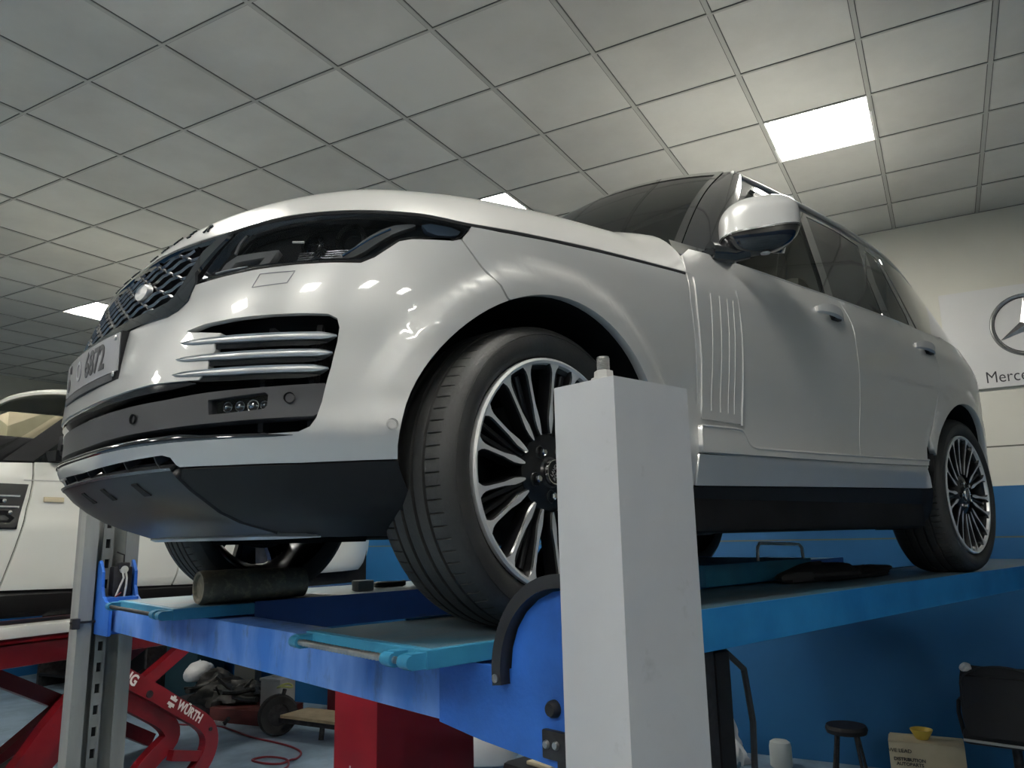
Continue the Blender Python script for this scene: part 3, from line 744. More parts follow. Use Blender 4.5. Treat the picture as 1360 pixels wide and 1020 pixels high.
for sg in(1,-1):
    mb=MB(); L=[W3((lambda P:(P[0],sg*(P[1]+.004),P[2]-.004))(roof(X,1.))) for X in [1.45+2.3*i/30 for i in range(31)]]
    mb.tube(L,.009,8); part('roof_rail',mb,paint,rf)
# windscreen
def wscreen(t,v):
    xb=.53+.27*abs(v)**2; zb=1.228-.035*abs(v)**2; yb=.865*v
    xt=header(v); P=roof(xt,v); yt=P[1]; zt=P[2]
    b=math.sin(PI*t)*.035
    return (xb+(xt-xb)*t-b*.5,yb+(yt-yb)*t,zb+(zt-zb)*t+b*.8)
mb=MB(); mb.grid(lambda t,v: W3(wscreen(t,v)),[i/20 for i in range(21)],[v*.955 for v in vs_],flip=True); ws=part('windscreen',mb,shieldglass,car)
mb=MB()
mb.grid(lambda t,v: W3(wscreen(t,v))+Vector((-.002,0,.003)),[.93+.07*i/3 for i in range(4)],[v*.955 for v in vs_],flip=True)
for sg in(1,-1): 
    mb.grid(lambda t,v: W3(wscreen(t,v*sg))+Vector((-.003,0,.004)),[i/20 for i in range(21)],[.925,.955],flip=sg>0)
part('windscreen_band',mb,gloss,ws)
# wipers resting at the base
for k,(y0,y1) in enumerate(((.62,-.05),(-.08,-.70))):
    mb=MB(); mb.tube([W3((.50+.25*abs(y)**2,y,1.252-.02*abs(y)**2)) for y in [y0+(y1-y0)*i/10 for i in range(11)]],.008,6); part('wiper',mb,blackp,car)
# A pillars and side glass per flank
for sg in(1,-1):
    Gs=side(G,sg); fl=sg<0
    def GP(name,poly,m,parent,**k): return panel(name,poly,Gs,m,parent,flip=fl,**k)
    # A pillar: strip from cowl to header joining screen edge and side glass edge
    mb=MB()
    def ap(t,s):
        P=wscreen(t,.95); xw=P[0]; zw=P[2]; yw=P[1]
        gx=.90+(1.53-.90)*t; gz=1.155+(1.765-1.155)*t; Q=G(gx,gz)
        return Vector((xw+(gx-xw)*s,YC-sg*(yw+(Q[1]-yw)*s+.022*math.sin(PI*s)),zw+(gz-zw)*s+.006*math.sin(PI*s)))
    mb.grid(ap,[i/20 for i in range(21)],[i/6 for i in range(7)],flip=sg>0)
    mb.grid(lambda i,j: W3((.60+.34*i/5,sg*(.925-.0*i+.0),1.12+.045*j)) if j==0 else W3((.66+.28*i/5,sg*(.865+.03*(i/5)),1.195+0*j)),list(range(6)),[0,1],flip=sg>0)
    part('windscreen_pillar',mb,gloss,car)
    def inset(p,k=.012):
        cx=sum(a for a,_ in p)/len(p); cz=sum(b for _,b in p)/len(p); out=[]
        for a,b in p:
            d=math.hypot(a-cx,b-cz); out.append((a-(a-cx)/d*k,b-(b-cz)/d*k))
        return out
    w1=[(.95,1.165),(1.35,1.176),(1.665,1.184),(1.73,1.29),(1.84,1.49),(1.975,1.715),(1.54,1.705),(1.25,1.50),(1.05,1.30)]
    w2=[(1.735,1.186),(2.10,1.193),(2.24,1.196),(2.37,1.43),(2.60,1.70),(2.35,1.725),(2.055,1.72),(1.92,1.49),(1.80,1.29)]
    w3=[(2.33,1.199),(2.57,1.199),(2.62,1.27),(2.70,1.45),(2.83,1.685),(2.69,1.70),(2.46,1.43)]
    dlo=[(.90,1.155),(1.35,1.168),(1.73,1.180),(2.10,1.188),(2.60,1.194),(3.2,1.180),(3.55,1.16),(3.70,1.30),(3.66,1.50),(3.55,1.66),(3.30,1.745),(2.6,1.772),(1.9,1.775),(1.53,1.768),(1.25,1.56),(1.03,1.33)]
    GP('window_surround',dlo,gloss,car,holes=[w1,w2,w3],step=.05,flange=.02)
    GP('front_window',w1,winglass if sg>0 else tintglass,car,step=.05,off=-.002,flange=.004)
    GP('rear_window',w2,tintglass,car,step=.05,off=-.002,flange=.004)
    GP('rear_window',w3,tintglass,car,step=.05,off=-.002,flange=.004)
    qg=[(2.66,1.20),(3.15,1.19),(3.45,1.19),(3.52,1.35),(3.42,1.55),(3.2,1.68),(2.90,1.695),(2.78,1.45)]
    GP('quarter_window',qg,mat('tint_black_glass',(.03,.032,.033),.06,coat=1) if 'tint_black_glass' not in MATS else MATS['tint_black_glass'],car,step=.05,off=.003,flange=.006)
    mb=MB(); mb.tube([W3(Gs(X,lerp_tab([(.88,1.157),(1.35,1.170),(1.73,1.182),(2.1,1.190),(2.6,1.196),(3.2,1.184),(3.5,1.165)],X)))+Vector((0,-sg*.004,0)) for X in [.90+2.55*i/40 for i in range(41)]],.004,8); part('waist_moulding',mb,paint,car)
    # mirror
    def mp(u,v): # u around, v along outward
        pass
    O=Vector((.955,YC-sg*1.035,1.265)); ex=Vector((.52,-sg*.50,.0)).normalized(); ez=Vector((0,0,1)); ey=ez.cross(ex)*(1)
    # local: x along mirror width (inner->outer), y = thickness, z up
    def shell(z0,z1,sc,m,nm,par=None):
        mb=MB(); 
        def f(u,v):
            th=2*PI*u; zt=z0+(z1-z0)*v; k=math.sqrt(max(0,1-(abs(zt)/.105)**3.2))*sc
            x=math.copysign(abs(math.cos(th))**.55,math.cos(th))*(.138)*k; y=math.copysign(abs(math.sin(th))**.8,math.sin(th))*.075*k
            return O+ex*(x+.0)+ey*(y)+ez*(zt+.018*(x/.138)*(1 if zt>-.2 else 0))
        nv=14; mb.grid(f,[i/40 for i in range(40)],[(i/nv) for i in range(nv+1)],closeu=True,flip=False); 
        return part(nm,mb,m,par or car,angle=50)
    mi=shell(-.030,.1049,1.0,paint,'wing_mirror'); 
    shell(-.1049,-.032,.98,gloss,'mirror_underside',mi)
    shell(-.034,-.028,1.012,dchrome,'mirror_seam',mi)
    mb=MB(); mb.tube([O+ex*-.05-ez*.085,O+ex*-.10-ez*.10,W3((.80,sg*.93,1.165))],[.035,.03,.035],12); mb.box(-.05,.09,-.012,.012,-.02,.03,M=basis(W3((.84,sg*.925,1.16)),Vector((1,0,0)),Vector((0,0,1)))@Matrix.Identity(4)); part('mirror_arm',mb,gloss,mi)
    mb=MB(); mb.lathe([(0,.004),(.016,.003),(.018,0)],16,basis(O+ex*.01-ez*.103+ey*-.01,ex,-ey)); part('mirror_puddle_lamp',mb,pvc,mi)
    mb=MB(); sgn=ey if ey.x>0 else -ey
    mb.prism([(x*.115*(1 if abs(x)<1 else 1),z) for x,z in ((-1,-.07),(.9,-.075),(1.05,-.02),(1,.065),(.7,.082),(-.9,.07),(-1.05,0))],0,.004,basis(O+sgn*.076-Vector((0,0,0)),ex,ez)); part('mirror_glass',mb,chrome,mi)
# ---- interior
mb=MB(); mb.box(.75,1.05,YC-.72,YC+.72,.95,1.17,bev=.04); part('dashboard',mb,blackfab,car)
for y in(-.38,.38):
    mb=MB(); mb.box(1.35,1.85,YC+y-.27,YC+y+.27,.62,.80,bev=.05)
    Ms=basis((1.90,YC+y,.78),(0,1,0),(.28,0,1)); mb.box(-.26,.26,0,.66,-.07,.07,M=Ms,bev=.05); mb.box(-.13,.13,.68,.86,-.05,.05,M=Ms,bev=.04); mb.tube([Ms@Vector((-.06,.62,0)),Ms@Vector((-.06,.72,0))],.008,6); part('front_seat',mb,leather,car)
mb=MB(); L=[Vector((1.14,YC+.38+.18*math.cos(t),1.08+.18*math.sin(t)+.0)) for t in [2*PI*i/28 for i in range(28)]]; mb.tube(L,.014,8,closed=True); mb.tube([(1.12,YC+.20,1.08),(1.12,YC+.56,1.08)],.012,6); mb.tube([(1.0,YC+.38,1.04),(1.13,YC+.38,1.08)],.03,8); part('steering_wheel',mb,blackfab,car)
mb=MB(); mb.box(1.50,3.55,YC-.56,YC+.56,1.70,1.735,bev=.01); part('headliner',mb,greyp,car)
mb=MB(); mb.box(2.45,2.62,YC-.66,YC+.66,.75,1.42,bev=.05); mb.box(2.1,2.5,YC-.66,YC+.66,.62,.82,bev=.05); part('rear_bench',mb,leather,car)
# ---- underbody
mb=MB(); mb.box(-.45,.0,YC-.56,YC+.56,.262,.34,bev=.02); mb.box(-.02,3.9,YC-.46,YC+.46,.235,.42,bev=.03); mb.box(.52,2.40,YC-.93,YC+.93,.222,.34,bev=.02); mb.box(3.42,3.78,YC-.60,YC+.60,.30,.45,bev=.03)
mb.box(-.50,3.7,YC-.62,YC+.62,.42,.95); mb.box(.56,2.36,YC-.90,YC+.90,.34,.70); mb.box(3.4,3.75,YC-.60,YC+.60,.44,1.0)
part('underbody',mb,under,car)
for x in(0.,2.922):
    for sg in(1,-1):
        mb=MB(); mb.tube([(x,YC-sg*.35,.30),(x,YC-sg*.74,.30)],[.035,.03],10); mb.tube([(x+.18,YC-sg*.36,.27),(x+.02,YC-sg*.74,.27)],[.03,.025],10); mb.tube([(x-.18,YC-sg*.36,.27),(x-.02,YC-sg*.74,.27)],[.03,.025],10); mb.tube([(x+.02,YC-sg*.62,.26),(x+.02,YC-sg*.58,.80)],[.055,.06],14); mb.box(x-.06,x+.06,YC-sg*.74-.05,YC-sg*.76+.05,.28,.50,bev=.02); part('suspension_arm',mb,darksteel,car)
mb=MB(); mb.tube([(3.7,YC+.5,.30),(3.2,YC+.5,.28),(2.5,YC+.30,.24),(1.2,YC+.25,.215)],.035,10); part('exhaust_pipe',mb,darksteel,car)
# ---- number plate
c=Vector((-.868,YC,.695)); 
def plf(p): # slight bow
    y=p.x; return Vector((-.884+.10*(y/.26)**2*.16 + (p.z),YC-y,.697+p.y))
mb=MB(); mb.grid(lambda u,v: Vector((-.868+.016*(u/.26)**2,YC-u,.694+v)),[-.27+.54*i/12 for i in range(13)],[-.066,.064],flip=False)
plate_bk=MB()
def slab(mb,y0,y1,z0,z1,x0,x1,mi=0,n=10):
    for i in range(n):
        ya=y0+(y1-y0)*i/n; yb=y0+(y1-y0)*(i+1)/n; xa=.014*(ya/.27)**2; xb=.014*(yb/.27)**2
        P=lambda y,xx,z,xo: Vector((x0+xo if xx==0 else x1+xo,YC-y,z))
        mb.hexa([P(ya,0,z0,xa),P(ya,1,z0,xa),P(yb,1,z0,xb),P(yb,0,z0,xb),P(ya,0,z1,xa),P(ya,1,z1,xa),P(yb,1,z1,xb),P(yb,0,z1,xb)],mi)
slab(plate_bk,-.268,.268,.632,.758,-.870,-.845)
pb=part('number_plate',plate_bk,blackp,car,smooth=False)
mb=MB(); slab(mb,-.262,.262,.655,.754,-.8735,-.870); part('plate_face',mb,platem,pb,smooth=False)
mb=MB(); slab(mb,-.262,.235,.634,.653,-.8735,-.870); part('plate_strip',mb,greyp,pb,smooth=False)
def pf(cx,cz):
    return lambda p:(lambda yy: Vector((-.8745+.014*(yy/.27)**2-p.z,YC-yy,cz+p.y)))(cx+p.x)
# reading direction seen from the front runs from the car's right side (-y') to its left (+y')
for t,cx,cz,s,bd in (('6872',.085,.7045,.094,.0025),('O',-.070,.704,.080,.001),('D',-.205,.685,.055,.001),('SHJ',-.195,.732,.026,.001)):
    me=text_mesh(t,s,None,depth=.001,fn=pf(cx,cz),sx=.92,bold=bd); me.materials.append(inkgrey if t=='O' else ink); me.name='plate_lettering'; link('plate_lettering',me,pb)
for y in(.245,): 
    for z in(.648,.742):
        mb=MB(); mb.lathe([(0,.004),(.006,.003),(.007,0)],12,basis((-.8635,YC-y,z),(0,0,1),(0,1,0))); part('plate_screw',mb,satin,pb)
# ------------------------------------------------------------------ wheels (local: axle along +Z outward, x right, y up)
RT_=.385
def build_wheel():
    rimo=MB()
    # lip, barrel (lathe around local Z; outward face at z=0)
    rimo.lathe([(.2765,-.012),(.279,.000),(.286,.003),(.2925,-.001),(.2935,-.012)],90,None,0)
    rimo.lathe([(.2935,-.012),(.288,-.02),(.272,-.03),(.262,-.06),(.255,-.12),(.262,-.20),(.285,-.235)],72,None,1)
    rimo.lathe([(.2765,-.012),(.266,-.022),(.262,-.05),(.250,-.12),(.255,-.20),(.275,-.235)],72,None,1)
    # hub
    rimo.lathe([(.0,-.016),(.034,-.016),(.040,-.022),(.078,-.024),(.098,-.032),(.106,-.055),(.10,-.12),(.05,-.14),(0,-.14)],54,None,1)
    def face(r): return lerp_tab([(.08,-.018),(.105,-.018),(.16,-.015),(.21,-.010),(.25,-.005),(.277,-.001)],r)
    def bar(ang,w,rs,dz,dep,mtop,skew=0):
        """radial bar; w(r) half width; top faces dz under the wheel face"""
        rings=[]
        for r in rs:
            h=w(r); z=face(r)-dz; th=ang+skew*(r-.19)
            e=Vector((math.cos(th),math.sin(th),0)); t=Vector((-e.y,e.x,0)); c=e*r
            rings.append([c-t*h+Vector((0,0,z)),c+t*h+Vector((0,0,z)),c+t*(h+.003)+Vector((0,0,z-.004)),c+t*(h+.006)+Vector((0,0,z-dep)),c-t*(h+.006)+Vector((0,0,z-dep)),c-t*(h+.003)+Vector((0,0,z-.004))])
        o=len(rimo.v); rimo.v+=[p for q in rings for p in q]
        for i in range(len(rs)-1):
            for j in range(6):
                jj=(j+1)%6; rimo.f.append((o+i*6+j,o+i*6+jj,o+(i+1)*6+jj,o+(i+1)*6+j)); rimo.m.append(mtop if j==0 else 1)
        rimo.f.append(tuple(o+j for j in range(5,-1,-1))); rimo.m.append(1)
        rimo.f.append(tuple(o+(len(rs)-1)*6+j for j in range(6))); rimo.m.append(1)
    rs=[.100,.108,.12,.14,.16,.18,.20,.22,.24,.255,.266,.279]
    wid=lambda r: lerp_tab([(.098,.0014),(.115,.0056),(.14,.0082),(.155,.0072),(.18,.0046),(.24,.0048),(.258,.0064),(.268,.0105),(.279,.0185)],r)
    for k in range(9):
        c=math.radians(20+40*k)
        for s_ in(1,-1):
            bar(c+s_*math.radians(9.0),wid,rs,0,.040,0)
            bar(c+s_*math.radians(3.1),lambda r:.0055-.0015*abs(r-.18)/.08,[.09,.12,.16,.20,.24,.262],.016,.03,1)
        # web between the pair at the hub and a shelf behind the pair
        th0,th1=c-math.radians(9),c+math.radians(9)
        rimo.add([Vector((r*math.cos(t),r*math.sin(t),face(r)-.040)) for r in (.085,.13,.19,.262) for t in (th0,c-.05,c+.05,th1)],[(i*4+j,(i+1)*4+j,(i+1)*4+j+1,i*4+j+1)[::1] for i in range(3) for j in range(3)],1)
    rim=rimo.mesh('wheel',[machined,rimblack],True,angle=30)
    # tyre with rib grooves and shoulder sipes
    prof=[(.2925,-.018),(.300,-.006),(.315,.004),(.335,.0085),(.350,.006),(.3515,.004),(.3525,.006),(.362,.001),(.370,-.008),(.3765,-.020),(.3800,-.034),
      (.3820,-.050),(.3825,-.060),(.3828,-.0625),(.3758,-.064),(.3758,-.070),(.3832,-.0715),(.3842,-.082),(.3846,-.094),(.3847,-.1005),(.3770,-.102),(.3770,-.111),(.3848,-.1125),(.385,-.124),(.385,-.136),(.3848,-.1475),(.3770,-.149),(.3770,-.158),(.3847,-.1595),(.3846,-.166),(.3842,-.178),(.3832,-.1885),(.3758,-.190),(.3758,-.196),(.3828,-.1975),(.3825,-.200),(.3820,-.210),(.380,-.226),(.3765,-.240),(.370,-.252),(.350,-.266),(.330,-.268),(.31,-.262),(.297,-.25)]
    n=320; tm=MB(); vs=[]
    for k in range(n):
        a=2*PI*(k//4+(0,.07,.14,.57)[k%4])/80
        for i,(r,h) in enumerate(prof):
            rr=r
            ph=k%4
            if (-.062<h<-.024 or -.236<h<-.198) and ph==1: rr-=.005
            vs.append(Vector((rr*math.cos(a),rr*math.sin(a),h)))
    P=len(prof); fs=[(k*P+i,((k+1)%n)*P+i,((k+1)%n)*P+i+1,k*P+i+1) for k in range(n) for i in range(P-1)]
    tm.add(vs,fs)
    # raised sidewall ring of bars
    tyre=tm.mesh('tyre',[rubber],True,angle=28)
    cap=MB(); cap.lathe([(0,-.006),(.026,-.006),(.028,-.008)],36,None,0); cap.lathe([(.0285,-.0065),(.0295,-.004),(.0315,-.004),(.033,-.012)],40,None,1)
    cm=cap.mesh('centre_cap',[rimblack,chrome],True)
    lt=text_mesh('LAND\nROVER',.0135,Matrix.Translation((0,0.0,-.0054))@Matrix.Rotation(math.radians(35),4,'Z'),depth=.0008)
    lt.materials.append(satin); lt.name='cap_lettering'
    nut=MB(); nut.lathe([(0,-.006),(.007,-.006),(.0095,-.009),(.0105,-.030)],6,None,0); nut.lathe([(.0145,-.022),(.0165,-.0205),(.018,-.024)],20,None,1); nm=nut.mesh('lug_nut',[chrome,rimblack],True,angle=25)
    disc=MB(); disc.lathe([(.06,-.150),(.185,-.150),(.185,-.175),(.06,-.175)],48,None,0); 
    dm=disc.mesh('brake_disc',[darksteel],True)
    cal=MB(); 
    for i in range(1):
        pts=[]
        cal.grid(lambda t,j: Vector(([.13,.205,.205,.13,.13][j]*math.cos(t),[.13,.205,.205,.13,.13][j]*math.sin(t),[-.125,-.125,-.20,-.20,-.125][j])),[math.radians(-35+70*q/10) for q in range(11)],[0,1,2,3,4])
    clm=cal.mesh('brake_caliper',[darksteel],True)
    return rim,tyre,cm,lt,nm,dm,clm
wm=build_wheel()
def wheel(x,yp,sg,steer,roll):
    """axle end faces outward on side sg"""
    c=Vector((x,YC-sg*yp,RT_-.004)); 
    out=Vector((-sg*math.sin(steer)*(-1),-sg*math.cos(steer),0)) if False else Vector((math.sin(steer),-sg*math.cos(steer),0))
    up=Vector((0,0,1)); xr=up.cross(out)
    M=basis(c,xr,up)@Matrix.Rotation(roll,4,'Z')
    w=bpy.data.objects.new('wheel',wm[0]); COL.objects.link(w); w.parent=car; w.matrix_basis=Matrix.Translation(-car.location)@M
    tag(w,None)
    def sub(nm,me,Mx=Matrix.Identity(4)):
        o=bpy.data.objects.new(nm,me); COL.objects.link(o); o.parent=w; o.matrix_basis=Mx; return o
    sub('tyre',wm[1]); sub('centre_cap',wm[2]); sub('cap_lettering',wm[3])
    for k in range(5): sub('lug_nut',wm[4],Matrix.Rotation(2*PI*k/5+math.radians(34),4,'Z')@Matrix.Translation((.060,0,0)))
    sub('brake_disc',wm[5]); sub('brake_caliper',wm[6],Matrix.Rotation(0 if sg>0 else PI,4,'Z'))
    return w
ST=math.radians(4.7)
# front wheels point slightly towards the camera side
wheel(0,.955,1,ST,math.radians(20))
wheel(0,.955,-1,-ST,math.radians(13))
wheel(2.922,.955,1,0,math.radians(7))
wheel(2.922,.955,-1,0,math.radians(24))
# ------------------------------------------------------------------ lift
# near post: C-section, closed back towards the camera
def cpost(mb,x0,x1,yb,yf,z0,z1,t=.012,lip=.035):
    """back plate at yb, flanges reach to yf (open side)"""
    d=1 if yf>yb else -1
    ya,yb2=sorted((yb,yb+d*t)); mb.box(x0,x1,ya,yb2,z0,z1)
    y0,y1=sorted((yb,yf)); y0,y1=(y0+t,y1) if d>0 else (y0,y1-t); mb.box(x0,x0+t,y0,y1,z0,z1); mb.box(x1-t,x1,y0,y1,z0,z1)
    l0,l1=sorted((yf,yf-d*t)); mb.box(x0+t,x0+lip,l0,l1,z0,z1); mb.box(x1-lip,x1-t,l0,l1,z0,z1)
mb=MB(); cpost(mb,-.354,-.135,-.500,-.350,FL+.012,.498); mb.box(-.354,-.135,-.50,-.35,.498,.502); mb.box(-.44,-.05,-.58,-.27,FL,FL+.012)
np_=thing('lift_post','pale grey painted lift post in the foreground with a threaded stud on top','lift post',(-.245,-.425,FL))
part('column',mb,postgrey,np_,smooth=False)
mb=MB(); mb.cyl((-.30,-.43,.46),(-.30,-.43,.556),.0115,n=18)
for i in range(16): mb.lathe([(.0112,0),(.0128,.0015),(.0112,.003)],14,Matrix.Translation((-.30,-.43,.512+i*.0026)))
part('threaded_stud',mb,steel,np_)
mb=MB(); mb.lathe([(0,0),(.024,0),(.025,.004),(.024,.012),(.014,.014)],28,Matrix.Translation((-.30,-.43,.502))); mb.lathe([(.019,.012),(.018,.026),(.012,.028)],6,Matrix.Translation((-.30,-.43,.502))); part('stud_nut',mb,pvc,np_,angle=25)
mb=MB(); mb.lathe([(0,-.001),(.006,-.001),(.008,-.004)],10,basis((-.20,-.5005,.488),(1,0,0),(0,0,1))); part('bolt_hole',mb,dark,np_)
# far post, open towards the car with a latch ladder inside
fx0,fx1,fyb,fyf=-.375,-.120,3.08,2.93
fp=thing('lift_post','galvanised channel lift post beyond the silver car, latch slots down its middle','lift post',((fx0+fx1)/2,3.0,FL))
mb=MB(); cpost(mb,fx0,fx1,fyb,fyf,FL+.012,.50,lip=.062); mb.box(fx0-.08,fx1+.08,fyf-.08,fyb+.08,FL,FL+.012); part('column',mb,galv,fp,smooth=False)
mb=MB(); z=FL+.05; xa,xb=-.275,-.225
mb.box(xa,xa+.014,fyb-.09,fyb-.075,FL+.02,.45); mb.box(xb-.014,xb,fyb-.09,fyb-.075,FL+.02,.45)
while z<.40: mb.box(xa+.012,xb-.012,fyb-.09,fyb-.075,z,z+.055); z+=.10
part('latch_ladder',mb,galv,fp,smooth=False)
mb=MB(); mb.box(xa+.004,xb-.004,fyb-.074,fyb-.070,FL+.02,.45); part('ladder_backing',mb,dark,fp,smooth=False)
mb=MB(); mb.tube([(fx1-.02,fyf+.03,FL+.1),(fx1-.02,fyf+.03,.48)],.005,6); part('lift_cable',mb,darksteel,fp)
# front cross beam with end carriages
bm_=thing('lift_crossbeam','worn bright blue front crossbeam spanning between the two lift posts','lift beam',(-.20,1.3,-.185))
mb=MB(); mb.box(-.27,-.13,-.10,2.78,-.182,-.048,bev=.004); part('beam',mb,blue,bm_,angle=30)
mb=MB(); mb.prism([(-.30,-.215),(-.02,-.20),(.13,-.185),(.13,-.045),(-.08,-.045)]+[(-.295+.175*math.cos(math.radians(t)),-.045+.165*math.sin(math.radians(t))) for t in (0,15,30,45,60,75,90)]+[(-.34,.12)],-.274,-.262,Matrix(((0,0,1,0),(1,0,0,0),(0,1,0,0),(0,0,0,1))))
part('carriage_plate',mb,bluecl,bm_,smooth=False)
mb=MB(); mb.prism([(-.30,-.215),(-.02,-.20),(.05,-.045),(-.08,-.045)]+[(-.295+.175*math.cos(math.radians(t)),-.045+.165*math.sin(math.radians(t))) for t in (0,15,30,45,60,75,90)]+[(-.34,.12)],-.140,-.128,Matrix(((0,0,1,0),(1,0,0,0),(0,1,0,0),(0,0,0,1))))
part('carriage_plate',mb,bluecl,bm_,smooth=False)
mb=MB(); cy,cz=-.292,-.05
def gf(t,j):
    r=[.178,.205,.205,.178,.178][j]; x=[-.300,-.300,-.235,-.235,-.300][j]; th=math.radians(t); return Vector((x,cy+r*math.cos(th),cz+r*math.sin(th)*.98))
mb.grid(gf,[-8+100*i/24 for i in range(25)],[0,1,2,3,4]); mb.add([gf(-8,j) for j in range(4)],[(0,1,2,3)]); 
def gf2(t,j):
    r=[.206,.209,.209,.206,.206][j]; x=[-.302,-.302,-.30,-.30,-.302][j]; th=math.radians(t); return Vector((x,cy+r*math.cos(th),cz+r*math.sin(th)*.98))
part('rubber_guard',mb,hoserub,bm_,angle=50)
mb=MB(); MX=lambda y,z,x=-.303: basis((x,y,z),(0,0,1),(0,1,0)) # faces -x
mb.lathe([(0,-.004),(.0075,-.004),(.009,0)],16,basis((-.305,cy+.190,cz-.012),(0,1,0),(0,0,-1))); part('guard_screw',mb,steel,bm_)
mb=MB(); mb.lathe([(0,.016),(.012,.016),(.016,.010),(.017,0)],20,basis((-.274,-.245,-.105),(0,-1,0),(0,0,1))); part('roller_bolt',mb,darksteel,bm_)
mb=MB(); mb.box(-.290,-.275,-.300,-.222,-.195,-.142,bev=.004); mb.box(-.290,-.275,-.300,-.262,-.215,-.19,bev=.004); part('safety_bracket',mb,darksteel,bm_)
mb=MB()
for y,z in ((-.236,-.168),(-.262,-.166)): mb.lathe([(0,.006),(.006,.006),(.008,.003),(.0085,0)],14,basis((-.290,y,z),(0,-1,0),(0,0,1)))
part('bracket_bolt',mb,steel,bm_)
# far carriage ears + hoist head
for x0 in(-.300,-.150):
    mb=MB(); A=[(2.70,-.20),(2.93,-.205),(2.955,-.12),(2.955,.115)]+[(2.955-.03+.03*math.cos(math.radians(t))-.0,.115+.03*math.sin(math.radians(t))) for t in (45,90)]+[(2.905,.13),(2.865,.09),(2.86,.02),(2.83,-.025),(2.77,-.048),(2.70,-.048)]
    mb.prism(A,x0,x0+.014,Matrix(((0,0,1,0),(1,0,0,0),(0,1,0,0),(0,0,0,1)))); part('carriage_plate',mb,bluecl,bm_,smooth=False)
mb=MB(); mb.box(-.285,-.15,2.78,2.94,-.20,-.03); part('carriage_block',mb,bluecl,bm_,smooth=False)
mb=MB(); mb.box(-.25,-.16,2.86,2.94,-.03,.115,bev=.012); mb.box(-.23,-.18,2.84,2.93,.10,.135,bev=.008); mb.tube([(-.20,2.88,.13),(-.20,2.88,.17),(-.235,2.88,.185)],.004,6); part('latch_housing',mb,darksteel,bm_)
mb=MB(); mb.lathe([(0,.012),(.018,.01),(.02,-.006),(.012,-.014)],16,basis((-.205,2.85,.10),(1,0,0),(0,0,1))); 
for dx in(-.008,.006): mb.tube([(-.205+dx,2.845,.095),(-.20+dx,2.835,.06),(-.205+dx*2,2.84,.02),(-.215+dx*3,2.85,-.04)],.005,7)
part('white_cable',mb,wires,bm_)
mb=MB(); mb.tube([(-.215,2.84,-.01),(-.235,2.83,-.025),(-.26,2.83,-.045)],.004,6); part('red_wire',mb,redhose,bm_)
mb=MB(); mb.box(-.405,-.37,2.90,2.945,-.175,-.125,bev=.004); mb.box(-.41,-.30,2.915,2.93,-.15,-.14); part('release_bracket',mb,darksteel,bm_)
# runways
def runway(y0,y1,label,nm,x1=4.6,inner=None):
    t=thing('lift_runway',label,'runway',((x1-.4)/2,(y0+y1)/2,-.113),group=None)
    mb=MB(); mb.box(-.40,x1,y0+.012,y1-.012,-.012,0,bev=.002); part('deck',mb,deckm,t,angle=30)
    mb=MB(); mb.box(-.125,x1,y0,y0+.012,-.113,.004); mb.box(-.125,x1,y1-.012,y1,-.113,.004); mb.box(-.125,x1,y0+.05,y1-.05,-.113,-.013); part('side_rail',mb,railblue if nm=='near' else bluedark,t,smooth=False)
    mb=MB(); mb.box(-.42,-.125,y0,y1,-.040,-.001,bev=.003); part('front_flap',mb,teal,t,smooth=False)
    # hinge rod and knuckles
    mb=MB(); mb.tube([(-.455,y0+.06,-.022),(-.455,y1+.01,-.022)],.0075,12)
    if nm=='near':
        for i in range(26): mb.lathe([(.0075,0),(.0088,.004),(.0075,.008)],10,basis((-.455,y0+.10+i*.0145,-.022),(1,0,0),(0,0,-1)))
    part('hinge_rod',mb,steel if nm=='near' else darksteel,t)
    for y in (y0+.02,y0+.085,y1-.02):
        mb=MB(); mb.tube([(-.455,y-.018,-.022),(-.455,y+.018,-.022)],.014,14); mb.box(-.455,-.41,y-.016,y+.016,-.038,-.006); part('hinge_knuckle',mb,teal,t)
    return t
runway(-.025,.50,'near blue runway under the driver-side wheels, worn deck top','near')
runway(1.48,2.13,'far dark blue runway beneath the wheels away from the camera','far')
# jack tray bridging the runways
jk=thing('jack_beam','blue sliding jack bridge lying across the runways with a wire handle','jack beam',(1.7,1.05,.004))
mb=MB(); mb.box(1.28,2.14,.46,1.66,.006,.092,bev=.006); part('tray',mb,teal,jk,angle=30)
mb=MB(); mb.tube([(1.74,.50,.09),(1.745,.50,.15),(1.765,.50,.168),(2.11,.50,.155),(2.135,.50,.14),(2.14,.50,.09)],.007,10); part('wire_handle',mb,labelw,jk)
mb=MB()
def lump(mb,c,rx,ry,rz,seed,n=24,m=14,amp=.18,mi=0,rot=0):
    rnd=random.Random(seed); ph=[(rnd.uniform(0,6.28),rnd.randint(2,5),rnd.randint(1,4)) for _ in range(5)]
    def f(u,v):
        a=2*PI*u; b=PI*(v-.5); k=1+amp*sum(math.sin(p[1]*a+p[0])*math.cos(p[2]*b+p[0]) for p in ph)/2.2
        x=rx*k*math.cos(a)*math.cos(b); y=ry*k*math.sin(a)*math.cos(b); z=rz*k*math.sin(b)
        return Vector((c[0]+x*math.cos(rot)-y*math.sin(rot),c[1]+x*math.sin(rot)+y*math.cos(rot),max(c[2]-rz*.55,c[2]+z)))
    mb.grid(f,[i/n for i in range(n)],[j/m for j in range(m+1)],closeu=True,mi=mi)
mb=MB(); lump(mb,(2.0,.34,.028),.34,.10,.045,5,amp=.25); lump(mb,(2.35,.30,.02),.22,.08,.03,9,amp=.25)
single('black_cloth',mb,blackfab,'crumpled black cloth lying flat on the near runway behind the wire handle','cloth')
